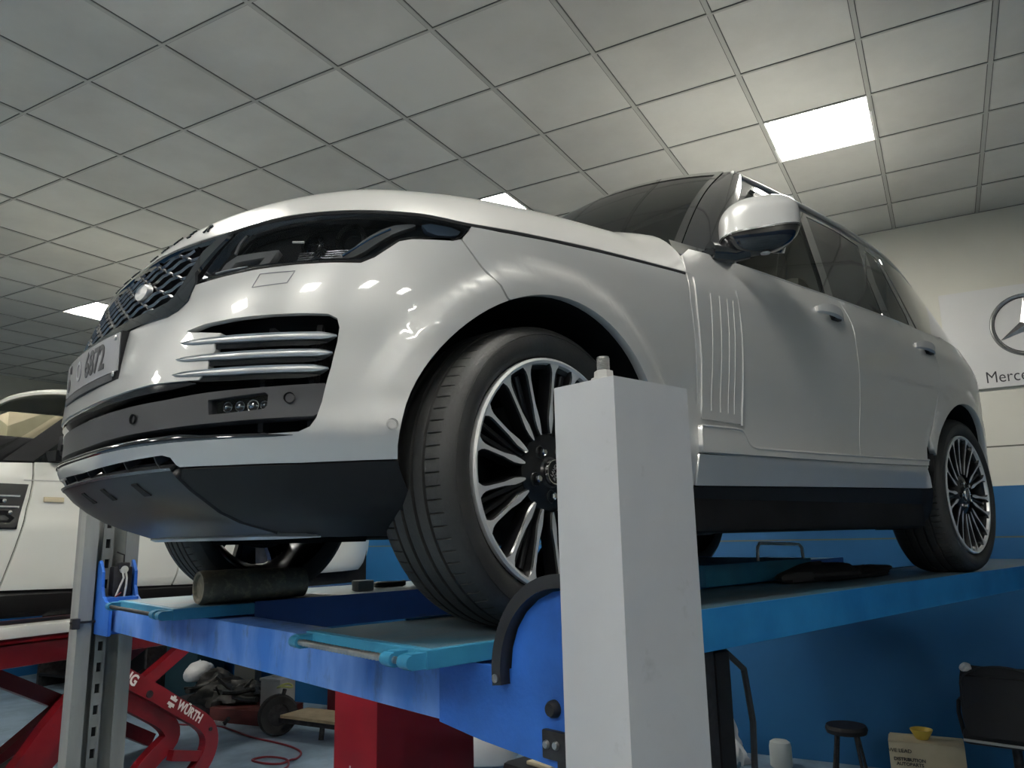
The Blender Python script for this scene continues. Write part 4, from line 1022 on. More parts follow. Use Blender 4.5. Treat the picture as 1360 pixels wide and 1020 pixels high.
# cylinder drum on the far runway
mb=MB(); p0=Vector((-.31,1.555,.062)); p1=Vector((.10,1.555,.062)); 
ax=(p1-p0).normalized(); MM=basis(p0,Vector((0,0,1)),ax.cross(Vector((0,0,1))))
L=(p1-p0).length
zz=MM.to_3x3()@Vector((0,0,1)); 
if zz.dot(ax)<0: MM=basis(p0,Vector((0,0,1)),Vector((0,0,1)).cross(ax))
if (MM.to_3x3()@Vector((0,0,1))).dot(ax)<0: MM=basis(p0,ax.cross(Vector((0,0,1))),Vector((0,0,1)))
mb.lathe([(0,.012),(.042,.010),(.048,0),(.057,-.001),(.061,.01),(.060,.06),(.0615,.12),(.059,.25),(.061,L*.7),(.056,L),(0,L)],30,MM)
single('drum',mb,worn('grimy_metal',(.10,.09,.065),(.28,.25,.17),.9,(9,9,9),.6),'grimy dark cylinder lying on the far runway in front of the tyre','cylinder')
# small things on the far runway
mb=MB(); lump(mb,(.86,1.72,.045),.11,.06,.05,3); lump(mb,(1.02,1.70,.04),.07,.05,.04,8); single('rubber_glove',mb,blackfab,'black crumpled glove lump on far runway behind the near front tyre','glove')
mb=MB(); lump(mb,(1.03,1.70,.085),.045,.03,.018,12); single('white_rag',mb,bagm,'small white rag on top of the black glove on the far runway','rag')
mb=MB(); mb.tube([(.62+.07*math.cos(t),1.72+.05*math.sin(t),.012+.006*t/6) for t in [i*.3 for i in range(42)]],.010,8); single('cable_coil',mb,hoserub,'small black cable coil on far runway beside the grimy cylinder','cable')
mb=MB(); mb.box(.42,.50,1.66,1.72,0,.045,bev=.006); single('white_block',mb,pvc,'small white block on far runway just right of the grimy cylinder','block')
# hose and dark upright under the near runway
pu=thing('hydraulic_unit','slim black hydraulic unit standing behind the foreground post','hydraulic unit',(.64,.10,FL))
mb=MB(); mb.box(.60,.655,.02,.10,FL,-.114,bev=.004); part('upright',mb,darksteel,pu)
mb=MB(); mb.box(.665,.74,.02,.12,-.80,-.13,bev=.01); part('valve_block',mb,blackp,pu)
mb=MB(); mb.tube([(.72,.05,-.114),(.84,.04,-.20),(.87,.04,-.36),(.86,.04,-.50),(.80,.04,-.66),(.71,.04,-.72),(.62,.04,-.70)],.010,8); part('hose_loop',mb,hoserub,pu)
# ------------------------------------------------------------------ room
A1=6.97; A0=-5.5; B0=-11.8; B1=5.5; HC=2.41884
def rq(mb,p,q,r,s,mi=0): mb.add([p,q,r,s],[(0,1,2,3)],mi)
def zc(a,b): return HC+.0078*a+.0027*b      # the ceiling is a touch out of level
def struct(name,mb,mats,**k):
    k.setdefault('smooth',False); return single(name,mb,mats,None,None,None,'structure',**k)
mb=MB(); mb.box(B0-.2,B1+.2,A0-.2,A1+.2,-.1,0,M=Matrix.Translation((0,0,FL))@Matrix.Translation((0,0,-0.))@Matrix(((RM[0][0],RM[0][1],0,CAM.x),(RM[1][0],RM[1][1],0,CAM.y),(0,0,1,0),(0,0,0,1)))); struct('floor',mb,floorm)
def wall(name,a0,a1,b0,b1,m=wallm):
    mb=MB(); mb.box(b0,b1,a0,a1,FL-CAM.z,2.60,M=RM); return struct(name,mb,m)
wall('wall_back',A1,A1+.15,B0-.15,B1+.15); wall('wall_left',A0,A1,B0-.15,B0); wall('wall_right',A0,A1,B1,B1+.15); wall('wall_front',A0-.15,A0,B0-.15,B1+.15)
# ceiling: one board per grid cell, T-bars between; light fittings take whole cells
oa,ob,sb=3.97389,.473363,.6*1.00789; sa=.6
lights=set()
for i in range(-18,8,4):
    pass
for i in (-14,-10,-6,-2): lights.add((i,1)); lights.add((i,-11))
for i in (-14,-10,-6,-2): lights.add((i,-5))
lights.add((2,-11)); lights.add((6,-11))  # two unseen fittings added as fill light for the car's flank
i0=int(math.floor((B0-ob)/sb))-1; i1=int(math.ceil((B1-ob)/sb))+1; j0=int(math.floor((A0-oa)/sa))-1; j1=int(math.ceil((A1-oa)/sa))+1
mb=MB(); tid=[]
def RC(a,b,dz=0): 
    return R(a,b,zc(a,b)+dz)
for i in range(i0,i1):
    for j in range(j0,j1):
        if (i,j) in lights: continue
        a,b=oa+j*sa,ob+i*sb; a2,b2=a+sa,b+sb
        g=.010
        mb.add([RC(a+g,b+g,.006),RC(a2-g,b+g,.006),RC(a2-g,b2-g,.006),RC(a+g,b2-g,.006)],[(0,1,2,3)],0); 
        tid+=[(i,j)]
nt_=len(tid)
# bars run away from the camera (wide, doubled line) and across (thin)
def bar3(a,a2,b,b2,dz0,dz1,mi):
    mb.hexa([RC(a,b,dz0),RC(a2,b,dz0),RC(a2,b2,dz0),RC(a,b2,dz0),RC(a,b,dz1),RC(a2,b,dz1),RC(a2,b2,dz1),RC(a,b2,dz1)][0:8],mi)
for i in range(i0,i1+1):
    b=ob+i*sb; bar3(A0,A1,b-.0115,b+.0115,.0,.012,1); 
    for s in(-1,1): bar3(A0,A1,b+s*.0135-.002,b+s*.0135+.002,.003,.008,2)
for j in range(j0,j1+1):
    a=oa+j*sa; bar3(a-.007,a+.007,B0,B1,-.0005,.012,1); bar3(a+.007,a+.0105,B0,B1,.002,.008,2); bar3(a-.009,a-.007,B0,B1,.003,.008,2)
c_=R((A0+A1)/2,(B0+B1)/2,0)
# slab above so that no gap shows
mb.hexa([RC(A0,B0,.10),RC(A1,B0,.10),RC(A1,B1,.10),RC(A0,B1,.10),RC(A0,B0,.16),RC(A1,B0,.16),RC(A1,B1,.16),RC(A0,B1,.16)],2)
me=mb.mesh('ceiling',[tilem,tbar,tgap],False)
at=me.attributes.new('tile','FLOAT_VECTOR','FACE'); 
for k,(i,j) in enumerate(tid): at.data[k].vector=(i*1.37,j*2.11,(i*7+j*3)%5)
tag(link('ceiling',me),None,None,None,'structure')
# edge trim along the back wall top
# lights
proto=None
def lab(i,j):
    if (i,j)==(-2,1): return 'square four-tube ceiling light glowing above the rear of the silver car'
    if (i,j)==(-6,1): return 'ceiling light just peeking over the bonnet of the silver car'
    if (i,j)==(-14,1): return 'ceiling light at far left beside the radiator grille'
    if (i,j)==(-10,1): return 'ceiling light hidden behind the bonnet, between two lit ones of its row'
    return 'unseen square four-tube ceiling light behind or above the photographer'
def make_light(i,j):
    a,b=oa+(j+.5)*sa,ob+(i+.5)*sb; p=RC(a,b)
    t=bpy.data.objects.new('ceiling_light',None); COL.objects.link(t); t.location=p; t.rotation_euler=(0,0,math.atan2(BH.y,BH.x)); ALL.append(t)
    return t
for (i,j) in sorted(lights):
    if proto is None:
        t=make_light(i,j); proto=t; h=.289
        def ln(name,mb,m): 
            me=mb.mesh(name,[m] if not isinstance(m,list) else m,True,35); o=bpy.data.objects.new(name,me); COL.objects.link(o); o.parent=t; return o
        mb=MB(); mb.add([(-h,-h,.09),(h,-h,.09),(h,h,.09),(-h,h,.09),(-h,-h,0),(h,-h,0),(h,h,0),(-h,h,0)],[(0,3,2,1)[::-1],(0,1,5,4),(1,2,6,5),(2,3,7,6),(3,0,4,7)])
        mb.box(-h-.012,h+.012,-h-.012,-h,.0,.01); mb.box(-h-.012,h+.012,h,h+.012,.0,.01); mb.box(-h-.012,-h,-h,h,.0,.01); mb.box(h,h+.012,-h,h,.0,.01)
        ln('reflector_tray',mb,mat('reflector_white',(.8,.8,.78),.35))
        for k in range(4):
            y=-.21+.14*k; mb=MB(); mb.tube([(-.262,y,.045),(.262,y,.045)],.034,10); ln('lamp_tube',mb,tubem)
            mb=MB(); mb.tube([(-.287,y,.045),(-.262,y,.045)],.018,10); mb.tube([(.262,y,.045),(.287,y,.045)],.018,10); ln('lamp_holder',mb,pvc)
    else:
        t=copy_tree(proto); a,b=oa+(j+.5)*sa,ob+(i+.5)*sb; t.location=RC(a,b)
    tag(t,lab(i,j),'ceiling light','ceiling lights' if (j==1)  else 'ceiling lights behind the photographer')
# signs on the back wall
def wallM(b,z,a=A1): return basis(R(a,b,z),BH,Vector((0,0,1)))     # local x right, y up, z towards room
sg_=thing('brand_sign','pale wall sign with round star emblem and lettering, behind the rear of the silver car','sign',R(A1,.71,1.03))
mb=MB(); mb.box(.125,1.32,A1-.03,A1-.002,1.040,1.830,M=RM); part('sign_panel',mb,signm,sg_,smooth=False)
MS=wallM(.69,1.507,A1-.03)
mb=MB(); mb.lathe([(.235,0),(.243,.010),(.235,.015),(.222,.010),(.220,0)],64,MS,0); mb.lathe([(.2185,0),(.2185,.004),(.2115,.004),(.2115,0)],64,MS,1); mb.lathe([(.2462,0),(.2462,.003),(.2435,.003),(.2435,0)],64,MS,1); part('emblem_ring',mb,[steel,ink],sg_,angle=25)
mb=MB()
for k in range(3):
    t=math.radians(90+120*k); e=Vector((math.cos(t),math.sin(t),0)); n_=Vector((-e.y,e.x,0)); rI=.048
    tip=e*.217+Vector((0,0,.003)); l=(e*math.cos(PI/3)+n_*math.sin(PI/3))*rI; r=(e*math.cos(PI/3)-n_*math.sin(PI/3))*rI; cc=Vector((0,0,.018))
    vs=[MS@v for v in (tip,l+Vector((0,0,.003)),cc,r+Vector((0,0,.003)))]
    mb.add(vs[:3],[(0,1,2)],0 if k!=2 else 0); mb.add([vs[0],vs[2],vs[3]],[(0,1,2)],1)
part('star',mb,[steel,darksteel],sg_,smooth=False)
text_part('lettering','Mercedes-Benz',.128,wallM(.712,1.117,A1-.03),ink,sg_,depth=.004,sx=.86,bold=-.0005)
s2=thing('brand_sign','wall sign reading CHEVROLET right of the star sign, seen only reflected in the doors','sign',R(A1,2.8,.98))
mb=MB(); mb.box(2.0,3.6,A1-.03,A1-.002,1.040,1.830,M=RM); part('sign_panel',mb,signm,s2,smooth=False)
text_part('lettering','CHEVROLET',.22,wallM(2.8,1.155,A1-.03),ink,s2,depth=.004,bold=.004)
MS=wallM(2.8,1.535,A1-.03); mb=MB(); mb.prism([(-.30,-.06),(-.10,-.06),(-.10,-.11),(.10,-.11),(.10,-.06),(.27,-.06),(.30,.06),(.10,.06),(.10,.11),(-.10,.11),(-.10,.06),(-.27,.06)],0,.01,MS); part('bow_emblem',mb,[yellow],s2,smooth=False)
# left wall: lintel band and dark shutter opening
mb=MB(); mb.box(B0,B0+.05,A0,5.6,1.85,2.12,M=RM); struct('trim_1',mb,mat('lintel_grey',(.20,.19,.18),.6))
mb=MB(); mb.box(B0+.0,B0+.04,2.2,5.45,FL-CAM.z,1.84,M=RM)
for k in range(18): mb.box(B0+.04,B0+.052,2.2,5.45,FL-CAM.z+.2*k,FL-CAM.z+.2*k+.17,M=RM)
struct('door_1',mb,brown)
# ------------------------------------------------------------------ white SUV on its red scissor lift (frame: x = a, y = depth away (-b), z over camera)
WB=-5.0
def Wc(x,y,z): return R(x,WB-y,z)
wc=thing('white_suv','white SUV behind the left post, raised on the red scissor lift','car',Wc(3.9,.95,-.60))
def wpt(x,y,z): return Wc(x,y,z)
def wsec(x,z):  # side inset by height
    y=lerp_tab([(-.33,.10),(-.26,.05),(-.1,.02),(.15,.0),(.16,.012),(.40,.02),(.52,.055)],z)
    if x<2.0: y+=.22*((2.0-x)/.9)**2
    if x>5.7: y+=.25*((x-5.7)/.7)**2
    return y
def wside(x,z): return (x,wsec(x,z),z)
def wpanel(name,poly,m,sg,off=0.,step=.08,fl=.02,holes=()):
    poly=ccw(poly)
    fn=(lambda x,z:(x,wsec(x,z),z)) if sg>0 else (lambda x,z:(x,1.92-wsec(x,z),z))
    # reuse the panel mesher with this frame
    global W3
    old=W3; W3=lambda P: Wc(P[0],P[1],P[2])
    o=panel(name,poly,fn,m,wc,holes=holes,step=step,off=off,flange=fl,flip=sg<0); W3=old; return o
def arcw(xc,r,a0,a1,n=14,z=-.20): return [(xc+r*math.cos(math.radians(a0+(a1-a0)*i/n)),z+r*math.sin(math.radians(a0+(a1-a0)*i/n))) for i in range(n+1)]
for sg in(1,-1):
    wpanel('fender',[(1.25,-.30),(1.62,-.30)]+arcw(2.03,.41,195,-12)+[(2.66,-.27),(2.72,.0),(2.78,.30),(2.80,.515),(2.5,.50),(1.9,.47),(1.3,.40),(1.15,.2),(1.15,-.1)],white_paint,sg)
    d=wpanel('front_door',[(2.675,-.265),(2.735,.0),(2.795,.30),(2.815,.52),(3.4,.545),(3.93,.56),(3.93,.2),(3.90,-.31)],white_paint,sg)
    wpanel('rear_door',[(3.915,-.31),(3.945,.2),(3.945,.56),(4.7,.58),(4.95,.59),(4.86,.3),(4.62,.02),(4.52,-.33)],white_paint,sg)
    wpanel('rear_quarter',[(4.55,-.33),(4.56,-.28)]+arcw(4.93,.41,165,-15)+[(6.15,-.30),(6.28,-.1),(6.28,.5),(6.1,.60),(4.97,.595),(4.88,.3),(4.65,.04)],white_paint,sg)
    wpanel('sill',[(2.50,-.285),(3.9,-.325),(4.54,-.345),(4.5,-.47),(2.5,-.43)],blackp,sg,off=.01,fl=.05)
    if sg>0:
        wpanel('door_crease',[(2.74,.405),(3.93,.43),(3.93,.424),(2.74,.399)],pvc,sg,off=.004,fl=.004)
        v=wpanel('fender_vent',[(2.25,.10),(2.71,.10),(2.765,.375),(2.25,.375)],gloss,sg,off=.010,fl=.012)
        for z in(.30,.235):
            mb=MB(); mb.tube([Wc(2.3,-.014,z),Wc(2.705,-.014,z)],.009,6); part('vent_strip',mb,chrome,v)
        mb=MB(); mb.box(-.065,.065,-.016,.016,0,.012,M=basis(Wc(2.93,.012,.285),AH,Vector((0,0,1))),bev=.006); part('side_marker',mb,cardpale,v)
        mb=MB()
        for x,z in ((2.5,.34),(2.62,.27),(2.66,.20)): mb.lathe([(0,.004),(.012,.003),(.013,0)],12,basis(Wc(x,-.012,z),AH,Vector((0,0,1))))
        part('vent_reflector',mb,chrome,v)
    mb=MB(); mb.box(2.5,4.6,-.06 if sg>0 else 1.84,.10 if sg>0 else 1.98,-.545,-.475,M=Matrix(((AH.x,-BH.x,0,Wc(0,0,0).x),(AH.y,-BH.y,0,Wc(0,0,0).y),(0,0,1,Wc(0,0,0).z),(0,0,0,1))),bev=.015); part('running_board',mb,pvc,wc)
WM=Matrix(((AH.x,-BH.x,0,Wc(0,0,0).x),(AH.y,-BH.y,0,Wc(0,0,0).y),(0,0,1,Wc(0,0,0).z),(0,0,0,1)))
# greenhouse
def wg(x,z): return .055+.30*max(0,(z-.52)/.52)**1.2
for sg in(1,-1):
    Y=lambda y: y if sg>0 else 1.92-y
    mb=MB(); P=lambda x,z: Wc(x,Y(wg(x,z)),z)
    mb.add([P(2.62,.52),P(2.80,.525),P(3.50,1.02),P(3.34,1.045)],[(0,1,2,3) if sg<0 else (3,2,1,0)]); part('windscreen_pillar',mb,under,wc)
    mb=MB(); mb.add([P(2.80,.522),P(3.93,.56),P(3.93,1.05),P(3.50,1.02)],[(3,2,1,0)]); mb.add([P(3.97,.56),P(4.95,.59),P(5.0,1.03),P(3.97,1.05)],[(3,2,1,0)]); mb.add([P(5.02,.59),P(5.9,.60),P(5.6,.98),P(5.06,1.03)],[(3,2,1,0)]); part('side_window',mb,tintglass if sg>0 else tintglass,wc)
    mb=MB(); mb.tube([P(3.34,1.045),P(4.2,1.075),P(5.0,1.05),P(5.7,.99)],.03,8); part('roof_side',mb,white_paint,wc)
mb=MB()
def wroof(t,v):
    x=3.30+(5.75-3.30)*t; y=.34+(1.92-.68)*v; z=lerp_tab([(3.30,1.05),(3.8,1.09),(4.5,1.10),(5.2,1.07),(5.75,.99)],x)+.05*(1-abs(2*v-1)**2.2)
    return Wc(x-.10*(1-abs(2*v-1)**2)*(1-t),y,z)
mb.grid(wroof,[i/10 for i in range(11)],[i/12 for i in range(13)]); part('roof',mb,white_paint,wc)
mb=MB()
def wws(t,v):
    P=wroof(0,v); x0=2.55-.30*(1-abs(2*v-1)**2); y0=.08+1.76*v; z0=.535
    return Wc(*[x0+(3.30-.10*(1-abs(2*v-1)**2)-x0)*t, y0+(.34+(1.92-.68)*v-y0)*t, z0+((lerp_tab([(3.3,1.05),(3.4,1.06)],3.3)+.05*(1-abs(2*v-1)**2.2))-z0)*t])
mb.grid(wws,[i/8 for i in range(9)],[i/12 for i in range(13)]); part('windscreen',mb,glass('clear_screen_glass',(.75,.78,.76),.88),wc)
mb=MB(); mb.tube([wws(1.0,i/16)+Vector((0,0,.012)) for i in range(17)],.022,8); part('roof_header',mb,white_paint,wc)
mb=MB(); mb.grid(lambda t,v: Wc(1.2+1.42*t-.12*math.sin(PI*v)*(1-t),.10+1.72*v,lerp_tab([(0,.38),(.3,.47),(1,.52)],t)+.05*math.sin(PI*v)),[i/8 for i in range(9)],[i/10 for i in range(11)]); part('bonnet',mb,white_paint,wc)
mb=MB(); mb.box(2.55,3.15,.16,1.76,.36,.69,M=WM,bev=.03); part('dashboard',mb,blackp,wc)
mb=MB(); mb.box(1.3,6.2,.15,1.77,-.42,.35,M=WM); mb.box(2.9,5.9,.15,1.77,.35,.42,M=WM); part('cabin_floor',mb,under,wc)
mb=MB(); mb.box(2.92,3.06,-.16,.02,.56,.70,M=WM,bev=.03); mb.box(2.90,3.0,-.02,.10,.53,.60,M=WM); part('wing_mirror',mb,blackp,wc)
mb=MB(); mb.box(2.915,3.0,-.165,-.04,.60,.715,M=WM,bev=.03); part('mirror_cap',mb,white_paint,wc)
for x in(2.03,4.93):
    for y in(.16,1.76):
        mb=MB(); sgn=-1 if y<1 else 1
        MMx=basis(Wc(x,y-sgn*(-.10),-.20),AH,Vector((0,0,1)))
        mb.lathe([(.0,-.06),(.10,-.05),(.24,-.03),(.27,-.01),(.36,0),(.385,-.04),(.385,-.2),(.36,-.24),(0,-.24)],36,MMx if sgn<0 else basis(Wc(x,y+.10,-.20),-AH,Vector((0,0,1))),mis=[1,1,1,0,0,0,0,0]); part('wheel',mb,[rubber,darksteel],wc)
# things on its dashboard
def wbox(name,x0,x1,y0,y1,z0,z1,m,l,c,bev=.004,rot=0):
    mb=MB(); mb.box(x0,x1,y0,y1,z0,z1,M=WM,bev=bev); return single(name,mb,m,l,c)
mb=MB(); cm_=WM@Matrix.Translation((2.98,.60,.79))@Matrix.Rotation(math.radians(-12),4,'Z'); mb.box(-.13,.27,-.24,.20,-.098,.09,M=cm_,bev=.004); mb.box(-.08,.08,-.10,.0,.0905,.0925,M=cm_,mi=1); single('cardboard_box',mb,[cardpale,labelw],'cardboard carton seen through the windscreen of the white SUV','box')
mb=MB(); mb.box(2.62,2.78,.30,.95,.6905,.697,M=WM); single('paper_sheet',mb,labelw,'pale paper sheet lying on the dashboard of the white SUV','paper')
# scissor lift
sl=thing('scissor_lift','red scissor lift with lettered bent arms carrying the white SUV','vehicle lift',Wc(4.2,.4,FL-CAM.z))
mb=MB(); mb.box(1.4,5.6,.10,.62,-.735,-.60,M=WM,bev=.01); part('platform',mb,red,sl)
mb=MB(); mb.box(1.4,5.6,1.30,1.82,-.735,-.60,M=WM,bev=.01); part('platform',mb,red,sl)
for x in(2.03,4.93):
    for y in (.36,1.56):
        mb=MB(); mb.box(x-.15,x+.15,y-.15,y+.15,-.60,-.585,M=WM); part('wheel_pad',mb,darksteel,sl)
mb=MB(); mb.box(2.6,3.6,.1,1.8,FL-CAM.z,FL-CAM.z+.05,M=WM); part('base_frame',mb,red,sl)
def flatbar(pts,w,y0,y1,m,name,round_=2):
    """bent bar in the vertical plane of the lift: centreline pts (x,z)"""
    P=smooth_poly(pts,round_,False); n=len(P); L=[];Rr=[]
    for i in range(n):
        a=P[max(0,i-1)];b=P[min(n-1,i+1)]; dx,dz=b[0]-a[0],b[1]-a[1]; l=math.hypot(dx,dz); nx,nz=-dz/l,dx/l; L.append((P[i][0]+nx*w/2,P[i][1]+nz*w/2)); Rr.append((P[i][0]-nx*w/2,P[i][1]-nz*w/2))
    mb=MB(); vs=[];fs=[]
    for i in range(n):
        for (x,z) in (L[i],Rr[i]):
            vs+=[WM@Vector((x,y0,z)),WM@Vector((x,y1,z))]
    for i in range(n-1):
        o=i*4;q=o+4; fs+=[(o,q,q+1,o+1)[::-1],(o+2,o+3,q+3,q+2)[::-1],(o,o+2,q+2,q)[::-1],(o+1,q+1,q+3,o+3)[::-1]]
    fs+=[(0,1,3,2),((n-1)*4,(n-1)*4+2,(n-1)*4+3,(n-1)*4+1)]
    mb.add(vs,fs); return part(name,mb,m,sl,smooth=False)
a1=flatbar([(3.30,-.74),(3.55,-.915),(3.75,-1.03),(3.95,-1.165),(4.19,-1.31),(4.265,-1.42),(4.245,-1.55),(4.12,-1.68),(3.95,-1.80)],.115,-.02,.05,red,'lift_arm')
a2=flatbar([(3.30,-.86),(3.56,-1.035),(3.72,-1.13),(3.93,-1.265),(3.985,-1.38),(3.86,-1.46),(3.74,-1.55),(3.60,-1.72),(3.55,-1.80)],.125,.05,.12,red,'lift_arm')
flatbar([(3.93,-1.485),(4.23,-1.56)],.07,-.01,.05,red,'arm_brace',0)
flatbar([(3.68,-.99),(3.99,-.80),(4.2,-.67)],.085,.05,.12,red,'lift_arm',0)
flatbar([(4.95,-.72),(4.2,-1.15),(3.4,-1.68),(3.2,-1.80)],.11,1.4,1.5,red,'lift_arm',0)
flatbar([(3.0,-.72),(3.9,-1.2),(4.9,-1.75)],.11,1.5,1.6,red,'lift_arm',0)
flatbar([(2.5,-1.78),(2.92,-1.33),(3.10,-1.10),(3.32,-.90)],.15,.02,.10,red,'lift_arm',1)
flatbar([(2.75,-1.80),(3.05,-1.40),(3.25,-1.22),(3.45,-1.05)],.10,.12,.20,red,'lift_arm',1)
for v0,v1,r_ in (((3.70,-.03,-1.03),(3.70,.14,-1.03),.025),((4.235,-.03,-1.37),(4.235,.06,-1.37),.014)):
    mb=MB(); mb.tube([WM@Vector(v0),WM@Vector(v1)],r_,16); part('pivot_pin',mb,darksteel,sl)
mb=MB(); mb.tube([WM@Vector((2.2,.3,-1.70)),WM@Vector((3.9,.3,-.95))],.045,12); part('hydraulic_ram',mb,darksteel,sl)
tdir=(WM.to_3x3()@Vector((.36,0,-.25))).normalized(); tup=(WM.to_3x3()@Vector((.25,0,.36))).normalized()
def armtext(t,x,z,s,**k): return text_part('arm_lettering',t,s,basis(WM@Vector((x,-.0215,z)),tdir,tup),labelw,a1,depth=.002,**k)
armtext('WÜRTH',4.045,-1.215,.088,sx=.78,bold=.003)
armtext('NG',3.545,-.90,.10,sx=.85,bold=.003)
mb=MB(); MM=basis(WM@Vector((3.89,-.0215,-1.115)),tdir,tup)
mb.prism([(-.030,.008),(.030,.008),(.034,.03),(.012,.03),(.012,.042),(-.012,.042),(-.012,.03),(-.034,.03)],0,.002,MM); mb.prism([(-.030,-.008),(-.034,-.03),(-.012,-.03),(-.012,-.042),(.012,-.042),(.012,-.03),(.034,-.03),(.030,-.008)],0,.002,MM); part('arm_emblem',mb,labelw,a1,smooth=False)
# wooden block, bottom left
mb=MB(); mb.box(1.9,2.72,-.9,-.62,FL-CAM.z,-1.20,M=WM,bev=.02); tb=single('workbench_block',mb,cardpale,'dusty pale block standing in the bottom left corner under the red lift','block')
# red cabinet
cb=thing('tool_cabinet','tall red metal cabinet standing on the floor under the blue crossbeam','cabinet',(1.22,2.47,FL))
mb=MB(); mb.box(.90,1.54,2.26,2.70,FL,-.46,bev=.008); part('body',mb,redcab,cb)
mb=MB(); mb.box(.896,.900,2.44-.012,2.44+.012,-1.12,-.98); part('slot',mb,dark,cb)
mb=MB(); mb.lathe([(0,.003),(.006,.003),(.007,0)],10,basis((.90,2.52,-.97),(0,-1,0),(0,0,1))); part('screw',mb,labelw,cb)
# ---- floor clutter near the back wall (room frame helpers)
def RB(a,b,z=0): return Vector((0,0,0))+R(a,b,0).xy.to_3d()+Vector((0,0,FL+z))
def rm(a,b,z=0,rot=0):
    p=RB(a,b,z); return basis(p,BH*math.cos(rot)+AH*math.sin(rot),AH*math.cos(rot)-BH*math.sin(rot))
def rbox(nm,a,b,z,w,d,h,m,label,cat,rot=0,bev=.006,group=None):
    mb=MB(); mb.box(-w/2,w/2,-d/2,d/2,0,h,M=rm(a,b,z,rot),bev=bev); return single(nm,mb,m,label,cat,group)
rbox('steel_crate',6.15,-6.54,0,.80,.5,.14,mat('dull_red',(.10,.018,.014),.6,0,noise=.3),'low dull red metal tray on the floor holding dark car parts','tray',rot=.1)
mb=MB(); p=rm(6.15,-7.0,0).translation
lump(mb,rm(6.2,-7.0,.20).translation,.36,.22,.14,21,amp=.3); lump(mb,rm(6.15,-6.75,.22).translation,.20,.18,.10,22,amp=.3); lump(mb,rm(6.3,-7.35,.26).translation,.22,.2,.14,25,amp=.3)
for k in range(14):
    rnd=random.Random(k); q=rm(6.05+rnd.uniform(-.2,.2),-6.95+rnd.uniform(-.45,.5),.2+rnd.uniform(.02,.12)).translation; d=Vector((rnd.uniform(-1,1),rnd.uniform(-1,1),rnd.uniform(-.3,.3))).normalized()*.16; mb.tube([q-d,q,q+d*.9+Vector((0,0,.03))],rnd.uniform(.012,.03),7)
tag(link('scrap_pile',mb.mesh('scrap_pile',[mat('oily_parts',(.03,.03,.028),.45,.5,noise=.5,nscale=15)],True,40)),'heap of dark oily car parts beside the red tray, under the crossbeam','scrap parts',None,'stuff')
# pedestal of pile
rbox('parts_crate',6.3,-7.38,0,.85,.5,.12,darksteel,'flat dark crate under the heap of oily parts','crate')
mb=MB(); lump(mb,rm(6.3,-7.62,.36).translation,.17,.13,.13,31,amp=.14); single('plastic_bag',mb,bagm,'crumpled white plastic bag on the parts heap behind the red lift arm','bag')
cn=thing('battery_canister','grey square canister with a lid standing on the red tray','canister',rm(6.2,-6.30,.14).translation)
mb=MB(); mb.box(-.14,.14,-.11,.11,.0,.26,M=rm(6.2,-6.30,.14),bev=.015); part('body',mb,pvc,cn)
mb=MB(); mb.box(-.15,.15,-.12,.12,.255,.285,M=rm(6.2,-6.30,.14),bev=.008); mb.box(-.05,.03,-.04,.04,.285,.30,M=rm(6.2,-6.30,.14)); part('lid',mb,pvc,cn)
dl=thing('hand_trolley','small hand trolley with a black pneumatic wheel and a board, floor behind the red cabinet','trolley',rm(5.72,-5.7,0).translation)
W_=basis(rm(5.72,-5.80,.19).translation,BH*.5+AH*.85,Vector((0,0,1)))
mb=MB(); mb.lathe([(.10,-.03),(.17,-.045),(.188,-.02),(.188,.02),(.17,.045),(.10,.03)],32,W_,0,closed=True); mb.lathe([(0,.025),(.05,.03),(.10,.02),(.10,-.02),(.05,-.03),(0,-.025)],20,W_,1); part('wheel',mb,[rubber,darksteel],dl)
mb=MB(); mb.box(.05,.85,-.18,.18,.20,.225,M=rm(5.78,-5.70,0)); part('board',mb,woodm,dl)
mb=MB(); mb.tube([rm(5.72,-5.80,.19).translation,rm(5.76,-5.76,.42).translation],.02,8); mb.box(.0,.85,-.15,-.12,.15,.19,M=rm(5.78,-5.70,0)); mb.tube([rm(5.72,-5.25,.02).translation,rm(5.74,-5.25,.17).translation],.025,8); mb.tube([rm(5.72,-5.0,.02).translation,rm(5.74,-5.0,.17).translation],.025,8); part('frame',mb,darksteel,dl)
mb=MB(); mb.tube([rm(5.76,-5.76,.445).translation+Vector((.07*math.cos(t),.07*math.sin(t),.01*math.sin(2*t))) for t in [i*2*PI/18 for i in range(18)]],.010,6,closed=True); single('yellow_cable_loop',mb,mat('yellow_green',(.45,.48,.16),.5),'small loop of yellow-green cable on top of the hand trolley','cable')
rbox('red_chest',6.6,-5.45,.0,.75,.35,.62,mat('deep_red',(.12,.008,.012),.5),'deep red tool chest on the floor behind the hand trolley','tool chest')
rbox('teal_drum_stand',6.62,-8.1,0,.55,.4,.85,mat('dark_teal',(.01,.04,.055),.5),'dark teal machine behind the red lift arms','machine')
rbox('grey_panel',6.75,-7.35,0,.34,.1,.75,mat('panel_grey',(.075,.08,.08),.6),'grey upright panel leaning at the back wall beyond the oily parts','panel')
ts=thing('air_tool','small metal air fitting lying on the floor at the end of the red hose','fitting',rm(5.75,-6.62,0).translation)
mb=MB(); mb.tube([rm(5.75,-6.75,.03).translation,rm(5.75,-6.55,.03).translation],.025,10); part('barrel',mb,steel,ts)
mb=MB(); mb.tube([rm(5.75,-6.57,.03).translation,rm(5.75,-6.50,.09).translation],.022,8); part('grip',mb,darksteel,ts)
